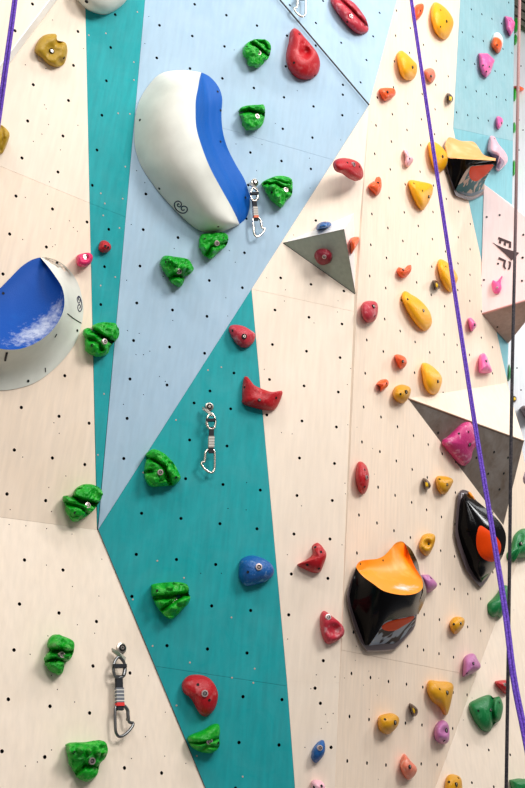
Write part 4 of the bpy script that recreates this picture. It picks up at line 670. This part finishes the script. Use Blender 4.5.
fr = plate('front_panel', [a, ap, b], GREYW, v); fr['label'] = 'dark grey front panel with bolt holes'
plate('top_panel', [a, ap, c], BEIGE, v); plate('back_panel', [ap, c, b], BEIGE, v)
edge_paint('edge_trim', a, ap, .0045, mat('worn_brown_edge', (150, 118, 96), .6), v)
screws(bvh(fr), v, ZC((455, 400), 7.5, [(292, 391), (397, 432), (160, 433), (248, 553), (365, 550), (333, 670)]) + ZC((385, 400), 3.75, [(199, 123), (409, 195)]), 1)
TV = fr
v = empty('triangular_volume', P3('L', 500, 260)); tag(v, 'pale pink angular volume with black lettering at the right edge', 'climbing volume')
HP = 2.3
p1, p2 = P3('L', 484, 184, .03), P3('L', 480.5, 314.5, .03); p3, p4 = P3('L', 548, 293.5, HP), P3('L', 548, 235, HP); tp_ = P3('L', 508, 343.5, .03); q_ = P3('L', 512, 205, .03)
fr = plate('front_panel', [p1, p2, p3, p4], PINKW, v); fr['label'] = 'pale pink front panel'
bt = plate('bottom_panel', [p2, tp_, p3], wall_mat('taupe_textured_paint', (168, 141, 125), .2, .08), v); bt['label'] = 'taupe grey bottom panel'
plate('side_panel', [p4, p3, tp_, q_], PINKW, v); plate('top_panel', [p1, p4, q_], PINKW, v)
edge_paint('edge_trim', p2, p3, .006, mat('pink_edge', (205, 150, 142), .6), v)
t = bvh(fr); LT = mat('lettering_dark', (66, 44, 46), .6)
def glyph(pts): decal('lettering', t, ZC((485, 230), 13.125, pts), LT, v, .002, N=len(pts) * 6, K=4, sharp=True)
def letter(pts):
    pts = ZC((485, 230), 13.125, pts); W = [hit(t, *p) for p in pts]; n = len(W)
    V = [w_[0] + w_[1] * .003 for w_ in W] + [w_[0] - w_[1] * .001 for w_ in W]
    mk('lettering', V, [tuple(range(n))] + [(i, (i + 1) % n, (i + 1) % n + n, i + n) for i in range(n)], LT, v, False)
letter([(180, 92), (345, 158), (342, 235), (312, 228), (318, 178), (278, 162), (272, 208), (245, 196), (252, 152), (215, 138), (208, 182), (182, 170), (190, 128), (170, 122)])
letter([(103, 165), (150, 195), (260, 245), (445, 300), (405, 350), (350, 400), (255, 305), (165, 225)])
letter([(182, 355), (278, 400), (268, 440), (262, 470), (278, 510), (262, 515), (235, 480), (240, 440), (245, 412), (175, 382)])
letter([(308, 408), (342, 422), (340, 470), (325, 515), (305, 522), (300, 508), (312, 490), (318, 440)])
screws(t, v, ZC((485, 230), 13.125, [(170, 442), (502, 63), (493, 362), (485, 667)]) + ZC((455, 200), 7.5, [(238, 128), (335, 113), (217, 600)]), .9)
screws(bvh(bt), v, ZC((455, 300), 7.5, [(318, 202)]), .9)

# holds that sit on volumes
def on_panel(color, label, panel_obj, out, h, bolts=(), chalk=.4, bs=1, dark=False, feat=None, K=8, N=36, apex=None, screws_=()):
    """a hold standing on the face of a volume"""
    Sx = smooth_closed(out, N); c = sum(Sx, Vector((0, 0))) / N; nn = panel_obj.data.polygons[0].normal.copy(); pp = WORLD[panel_obj.name] + panel_obj.data.vertices[0].co
    dr = C2W(ray(c.x, c.y)); l0 = EYE + dr * ((pp - EYE).dot(nn) / dr.dot(nn))
    def on(q, hh):
        d = C2W(ray(q.x, q.y)); k = (l0 + nn * hh - EYE).dot(nn) / d.dot(nn); return EYE + d * k
    a0 = Vector(proj(l0)); dd = Vector(proj(l0 + nn * h)) - a0; sl = dd.length; dd.normalize(); Tp = Vector(apex) if apex else c + dd * sl * .25; V = []
    A_ = [.45 * h * max(.06, (s - c).normalized().dot(dd)) for s in Sx]
    for s, a_ in zip(Sx, A_): V.append(on(s, a_) - nn * (a_ + .004))
    for k in range(K + 1):
        th = math.pi / 2 * k / K * .97
        for s, a_ in zip(Sx, A_): V.append(on(s.lerp(Tp, 1 - math.cos(th)), a_ + (h - a_) * math.sin(th) ** .9))
    Fc = [(r * N + i, r * N + (i + 1) % N, (r + 1) * N + (i + 1) % N, (r + 1) * N + i) for r in range(K + 1) for i in range(N)] + [tuple((K + 1) * N + i for i in range(N))]
    o = mk('climbing_hold', V, Fc, hm(color, chalk), None, True, l0)
    g = {'maroon': 'red', 'deeppink': 'pink'}.get(color, color); tag(o, label, 'climbing hold', g + ' climbing holds bolted to the wall')
    t_ = bvh(o)
    for q in bolts:
        loc, n2 = hit(t_, *q)
        if loc: put(BOLT_DARK if dark else BOLT, 'bolt', o, loc + n2 * .001, (n2 + nn).normalized(), bs)
    for q in screws_:
        loc, n2 = hit(t_, *q)
        if loc: put(SCREW, 'screw_hole', o, loc, n2, .8)
    return o
W4 = ((270, 200), 5.25)
on_panel('maroon', 'dark red round hold on the grey face of the pyramid volume', GF, ZC(*W4, [(232, 290), (245, 265), (275, 255), (305, 262), (325, 285), (322, 320), (290, 340), (260, 338), (240, 315)]), .06, ZC(*W4, [(285, 298)]), .5, .8)
on_panel('blue', 'small blue hold on the white top of the pyramid volume', GT, ZC(*W4, [(245, 155), (248, 130), (275, 115), (310, 115), (322, 128), (300, 145), (268, 152)]), .045, ZC(*W4, [(290, 118)]), .2, .4)
on_panel('orange', 'orange hold on the right flank of the pyramid volume', GS, ZC(*W4, [(420, 212), (430, 198), (465, 194), (465, 220), (455, 240), (440, 265), (428, 282), (424, 250)]), .05, (), .1)
on_panel('deeppink', 'large magenta pink hold on the grey triangular volume', TV, ZC((385, 400), 3.75, [(212, 160), (230, 142), (250, 125), (275, 100), (295, 85), (320, 83), (335, 105), (350, 130), (350, 160), (330, 190), (322, 225), (300, 246), (280, 240), (250, 210)]), .085, ZC((385, 400), 3.75, [(317, 167)]), .8, .9, True, screws_=ZC((385, 400), 3.75, [(277, 126), (313, 120)]))
on_panel('pink', 'pink hooked hold on the pale pink volume below the black lettering', fr, ZC((385, 200), 3.75, [(399, 320), (405, 300), (415, 305), (424, 302), (439, 283), (434, 305), (437, 330), (427, 350), (408, 348)]), .05, ZC((385, 200), 3.75, [(421, 328)]), .4, .5)

# ---------------------------------------------------------------- hangers, quickdraws
BLACKW = mat('black_webbing', (22, 24, 30), .8); GREYS = mat('grey_webbing', (168, 160, 150), .8); REDB = mat('red_tape', (226, 34, 30), .6); BRT = mat('bright_alloy', (214, 204, 190), .25, 1)
ORB = mat('orange_tape', (226, 110, 70), .6)
def quickdraw(pl, label, hlabel, fm, k, grey, band=None, alloy=BRT):
    """fm maps template pixels to photo pixels; k scales thickness"""
    n = PN(pl); at = lambda x, y, h: P3(pl, *fm(x, y), h)
    c = at(225, 110, .02); hg = empty('bolt_hanger', c); tag(hg, hlabel, 'bolt hanger', 'bolt hangers holding quickdraws')
    u = (at(275, 110, .02) - c).normalized(); vv = n.cross(u); R = .019 * k
    V, Fc = [], []; N = 20
    for r, z in ((R, -.003), (R, .004), (R * .62, .007)): V += [c + n * z + (u * math.cos(2 * math.pi * i / N) + vv * math.sin(2 * math.pi * i / N)) * r for i in range(N)]
    for j in (0, 1): Fc += [(j * N + i, j * N + (i + 1) % N, (j + 1) * N + (i + 1) % N, (j + 1) * N + i) for i in range(N)]
    Fc.append(tuple(2 * N + i for i in range(N))); mk('plate', V, Fc, STEEL, hg, False)
    put(BOLT_DARK, 'bolt', hg, c + n * .008, n, 1.0 * k)
    ex = (lambda x: x) if fm(300, 110)[0] > fm(225, 110)[0] else (lambda x: 450 - x)
    ear = [at(ex(x), y, z) for x, y, z in ((160, 108, .12), (163, 130, .2), (215, 168, .3), (252, 200, .3), (258, 176, .25), (205, 130, .16))]
    o = mk('ear', ear, [(0, 1, 2, 3, 4, 5)], STEEL, hg, False); face_camera(o); solid(o, .004)
    qd = empty('quickdraw', at(240, 400, .2)); tag(qd, label, 'quickdraw', 'quickdraws hanging from the wall')
    def ring(name, pts, r, h, closed=True, m=alloy):
        P = smooth_closed(pts, 40) if closed else [p.xy for p in smooth_open([(x, y, 0) for x, y in pts], 36)]
        return tube(name, [at(p.x, p.y, h) for p in P], r, m, qd, 8, closed)
    ring('upper_carabiner', [(245, 172), (208, 208), (200, 265), (212, 303), (245, 316), (272, 303), (282, 250), (272, 205)], .0052 * k, .26)
    ring('carabiner_gate', [(205, 225), (202, 260), (212, 300)], .007 * k, .28, False)
    def strap(name, x0, y0, x1, y1, wd, m, h=.24, th=.006):
        V = []
        for x, y in ((x0, y0), (x1, y1)):
            for s in (-1, 1):
                for e in (-1, 1): V.append(at(x + s * wd, y, h) + n * e * th)
        return mk(name, V, [(0, 1, 3, 2), (4, 5, 7, 6), (0, 1, 5, 4), (2, 3, 7, 6), (0, 2, 6, 4), (1, 3, 7, 5)], m, qd, False)
    strap('rubber_keeper', 238, 222, 238, 246, 44, BLACKW, .3, .008)
    strap('sling', 245, 300, 240, 540, 22, BLACKW)
    sl = strap('grey_stitching', 243, 385, 241, 490, 26, grey, .24, .0075)
    for i in range(4): strap('stitch_bar', 243, 398 + i * 25, 243, 404 + i * 25, 26.5, mat('stitch_thread', (225, 220, 210), .8), .24, .0085)
    if band: strap('tape_band', 241, 488, 241, 512, 25, band, .24, .009)
    ring('lower_carabiner', [(240, 506), (268, 514), (275, 560), (275, 620), (271, 690), (246, 722), (200, 702), (156, 652), (150, 628)][0:9], .0052 * k, .22, False)
    ring('lower_carabiner_spine', [(150, 628), (176, 622), (184, 600)], .0052 * k, .22, False)
    ring('carabiner_gate', [(182, 606), (186, 570), (188, 540), (208, 512), (240, 506)], .006 * k, .22, False)
    return qd
def fmap(px, py, dx, s, flip=1, lean=0): return lambda x, y: (px + (x - 225) * s * flip / 9.28 + (y - 110) * lean / 9.28, py + (y - 110) * s / 9.28)
quickdraw('G', 'silver quickdraw with grey sling hanging on the teal panel', 'steel hanger at the top of the teal panel, above the silver quickdraw', fmap(209.3, 406.8, 0, 1), 1, GREYS)
quickdraw('B', 'black quickdraw with a red band hanging on the lower left slab', 'round steel hanger on the lower left slab', fmap(121.2, 648.2, 0, 1.34, -1, .02), 1.15, mat('dark_grey_webbing', (110, 112, 118), .8), REDB, mat('dark_alloy', (120, 120, 120), .3, 1))
quickdraw('D', 'pale quickdraw with an orange band beside the tall blue and white volume', 'steel hanger right of the tall blue and white volume', fmap(254.6, 182.6, 0, .82, -1, .06), 1, GREYS, ORB)
quickdraw('H', 'quickdraw cut by the top edge above the dark joint, only its carabiner seen', 'steel hanger above the top edge of the photograph, near the dark joint', fmap(301, -40, 0, .86, 1, 0), 1, BLACKW, REDB)
def small_hanger(pl, label, pts, yel):
    o = mound('bolt_hanger', pl, pts, .32, mat('hanger_brown_steel', (104, 84, 70), .35, .8), N=24, K=6, rimk=.6); tag(o, label, 'bolt hanger', 'small sling hangers with a yellow mark')
    decal('yellow_mark', bvh(o), yel, mat('yellow_plastic', (252, 206, 20), .5), o, .002, 16, 2)
small_hanger('F', 'small steel hanger with a yellow mark beside the rope-crossed yellow hold', ZC((420, 270), 17.5, [(225, 180), (250, 178), (300, 195), (355, 255), (355, 300), (320, 340), (270, 350), (245, 290)]), ZC((420, 270), 17.5, [(275, 225), (300, 235), (315, 275), (305, 315), (285, 310)]))
small_hanger('F', 'small steel hanger with a yellow mark left of the yellow fist hold', ZC((385, 400), 3.75, [(143, 293), (160, 300), (172, 320), (165, 333), (150, 335), (146, 315)]), ZC((385, 400), 3.75, [(152, 308), (160, 312), (162, 325), (154, 326)]))
small_hanger('F', 'small steel hanger with a yellow mark near the bottom between mustard holds', ZC((400, 690), 17.5, [(165, 235), (185, 230), (250, 270), (310, 340), (310, 410), (275, 460), (230, 460), (200, 400), (172, 300)]), ZC((400, 690), 17.5, [(220, 310), (245, 330), (265, 375), (255, 410), (235, 390)]))
small_hanger('F', 'small steel hanger with an orange-yellow mark left of the cyan wall, near the top', ZC((385, 0), 3.75, [(233, 350), (245, 352), (256, 368), (252, 382), (237, 388), (236, 370)]), ZC((385, 0), 3.75, [(242, 360), (250, 365), (250, 378), (242, 378)]))
small_hanger('K', 'small hanger with a yellow mark right of the dark rope on the far wall', ZC((500, 380), 7.88, [(98, 135), (112, 125), (130, 138), (130, 160), (115, 175), (100, 168)]), ZC((500, 380), 7.88, [(103, 142), (118, 138), (122, 155), (105, 162)]))

# ---------------------------------------------------------------- ropes
def rope_mat(name, c1, c2):
    m = mat(name, c1, .75, 0, c2, 160, .45, .6, .5, 400, detail=2); return m
PURP = rope_mat('purple_rope_sheath', (74, 34, 146), (108, 66, 184)); BLKR = rope_mat('hazed_dark_rope_sheath', (46, 44, 50), (74, 66, 70))
def rope(name, label, ctrl, r, m, parent=None, strand=False):
    P = smooth_open([(x, y, z) for x, y, z in ctrl], 60)
    W = [C2W(ray(p.x, p.y) * p.z) + EYE for p in P]; o = tube(name, W, r, m, parent, 10, origin=W[-1] if not parent else None)
    if not parent: tag(o, label, 'rope')
    return o
def double(label, ctrl, off, r):
    e = empty('climbing_rope', C2W(ray(ctrl[-1][0], ctrl[-1][1]) * ctrl[-1][2]) + EYE); tag(e, label, 'rope', 'purple climbing ropes')
    for s in (-1, 1): rope('rope_strand', None, [(x + s * off / z, y, z) for x, y, z in ctrl], r, PURP, e)
double('purple doubled rope slanting down across the right side', [(403, -60, 5.2), (411.3, 0, 4.9), (442.3, 210, 4.4), (472.7, 410, 3.75), (489, 510, 3.3), (505, 610, 2.8), (514, 680, 2.55), (527, 745, 2.35), (545, 840, 2.1)], 4.3, .0046)
double('purple doubled rope slanting through the top left corner', [(22, -60, 3.9), (14.9, 0, 3.75), (7.8, 52, 3.6), (0, 108, 3.5), (-9, 170, 3.4)], 5.2, .0052)
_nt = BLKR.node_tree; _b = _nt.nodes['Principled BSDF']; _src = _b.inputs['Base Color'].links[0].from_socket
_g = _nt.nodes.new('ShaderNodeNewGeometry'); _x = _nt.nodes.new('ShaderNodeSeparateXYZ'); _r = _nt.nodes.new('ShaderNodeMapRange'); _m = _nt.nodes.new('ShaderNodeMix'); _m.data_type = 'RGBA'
_r.inputs[1].default_value = (C2W(ray(515, 290) * 3.2) + EYE).z; _r.inputs[2].default_value = (C2W(ray(519, 60) * 3.4) + EYE).z  # height ramp tints the dark rope rosy towards the top: painted haze
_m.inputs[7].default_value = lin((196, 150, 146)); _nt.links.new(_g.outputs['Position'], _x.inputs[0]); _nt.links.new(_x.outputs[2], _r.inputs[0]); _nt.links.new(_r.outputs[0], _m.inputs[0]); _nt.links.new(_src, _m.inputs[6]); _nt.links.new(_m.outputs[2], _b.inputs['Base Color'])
rope('climbing_rope', 'single dark rope, upper part painted rosy for haze, running down the right side', [(521, -60, 3.6), (519.6, 0, 3.5), (516, 200, 3.3), (511.7, 400, 3.1), (509.2, 590, 3.0), (506.2, 790, 2.9), (505, 860, 2.9)], .0055, BLKR)

# ---------------------------------------------------------------- slatted panel on the far wall, top right
sp = empty('slatted_panel', P3('K', 530, 10)); tag(sp, 'grey-brown slatted panel high on the far wall, top right corner', 'wall panel')
SM = mat('weathered_slat', (112, 108, 96), .8, 0, (82, 78, 70), 30)
for i in range(9):
    y = -44 + i * 9.2; V = []
    for x, yy in ((513.6, y - 5), (580, y + 35), (580, y + 42), (513.6, y + 2)):
        V.append(P3('K', x, min(yy, 15 + (x - 508) * .9), .5))
    if (V[0] - V[3]).length < .01: continue
    o = mk('slat', V, [(0, 1, 2, 3)], SM, sp, False); face_camera(o); solid(o, .06)
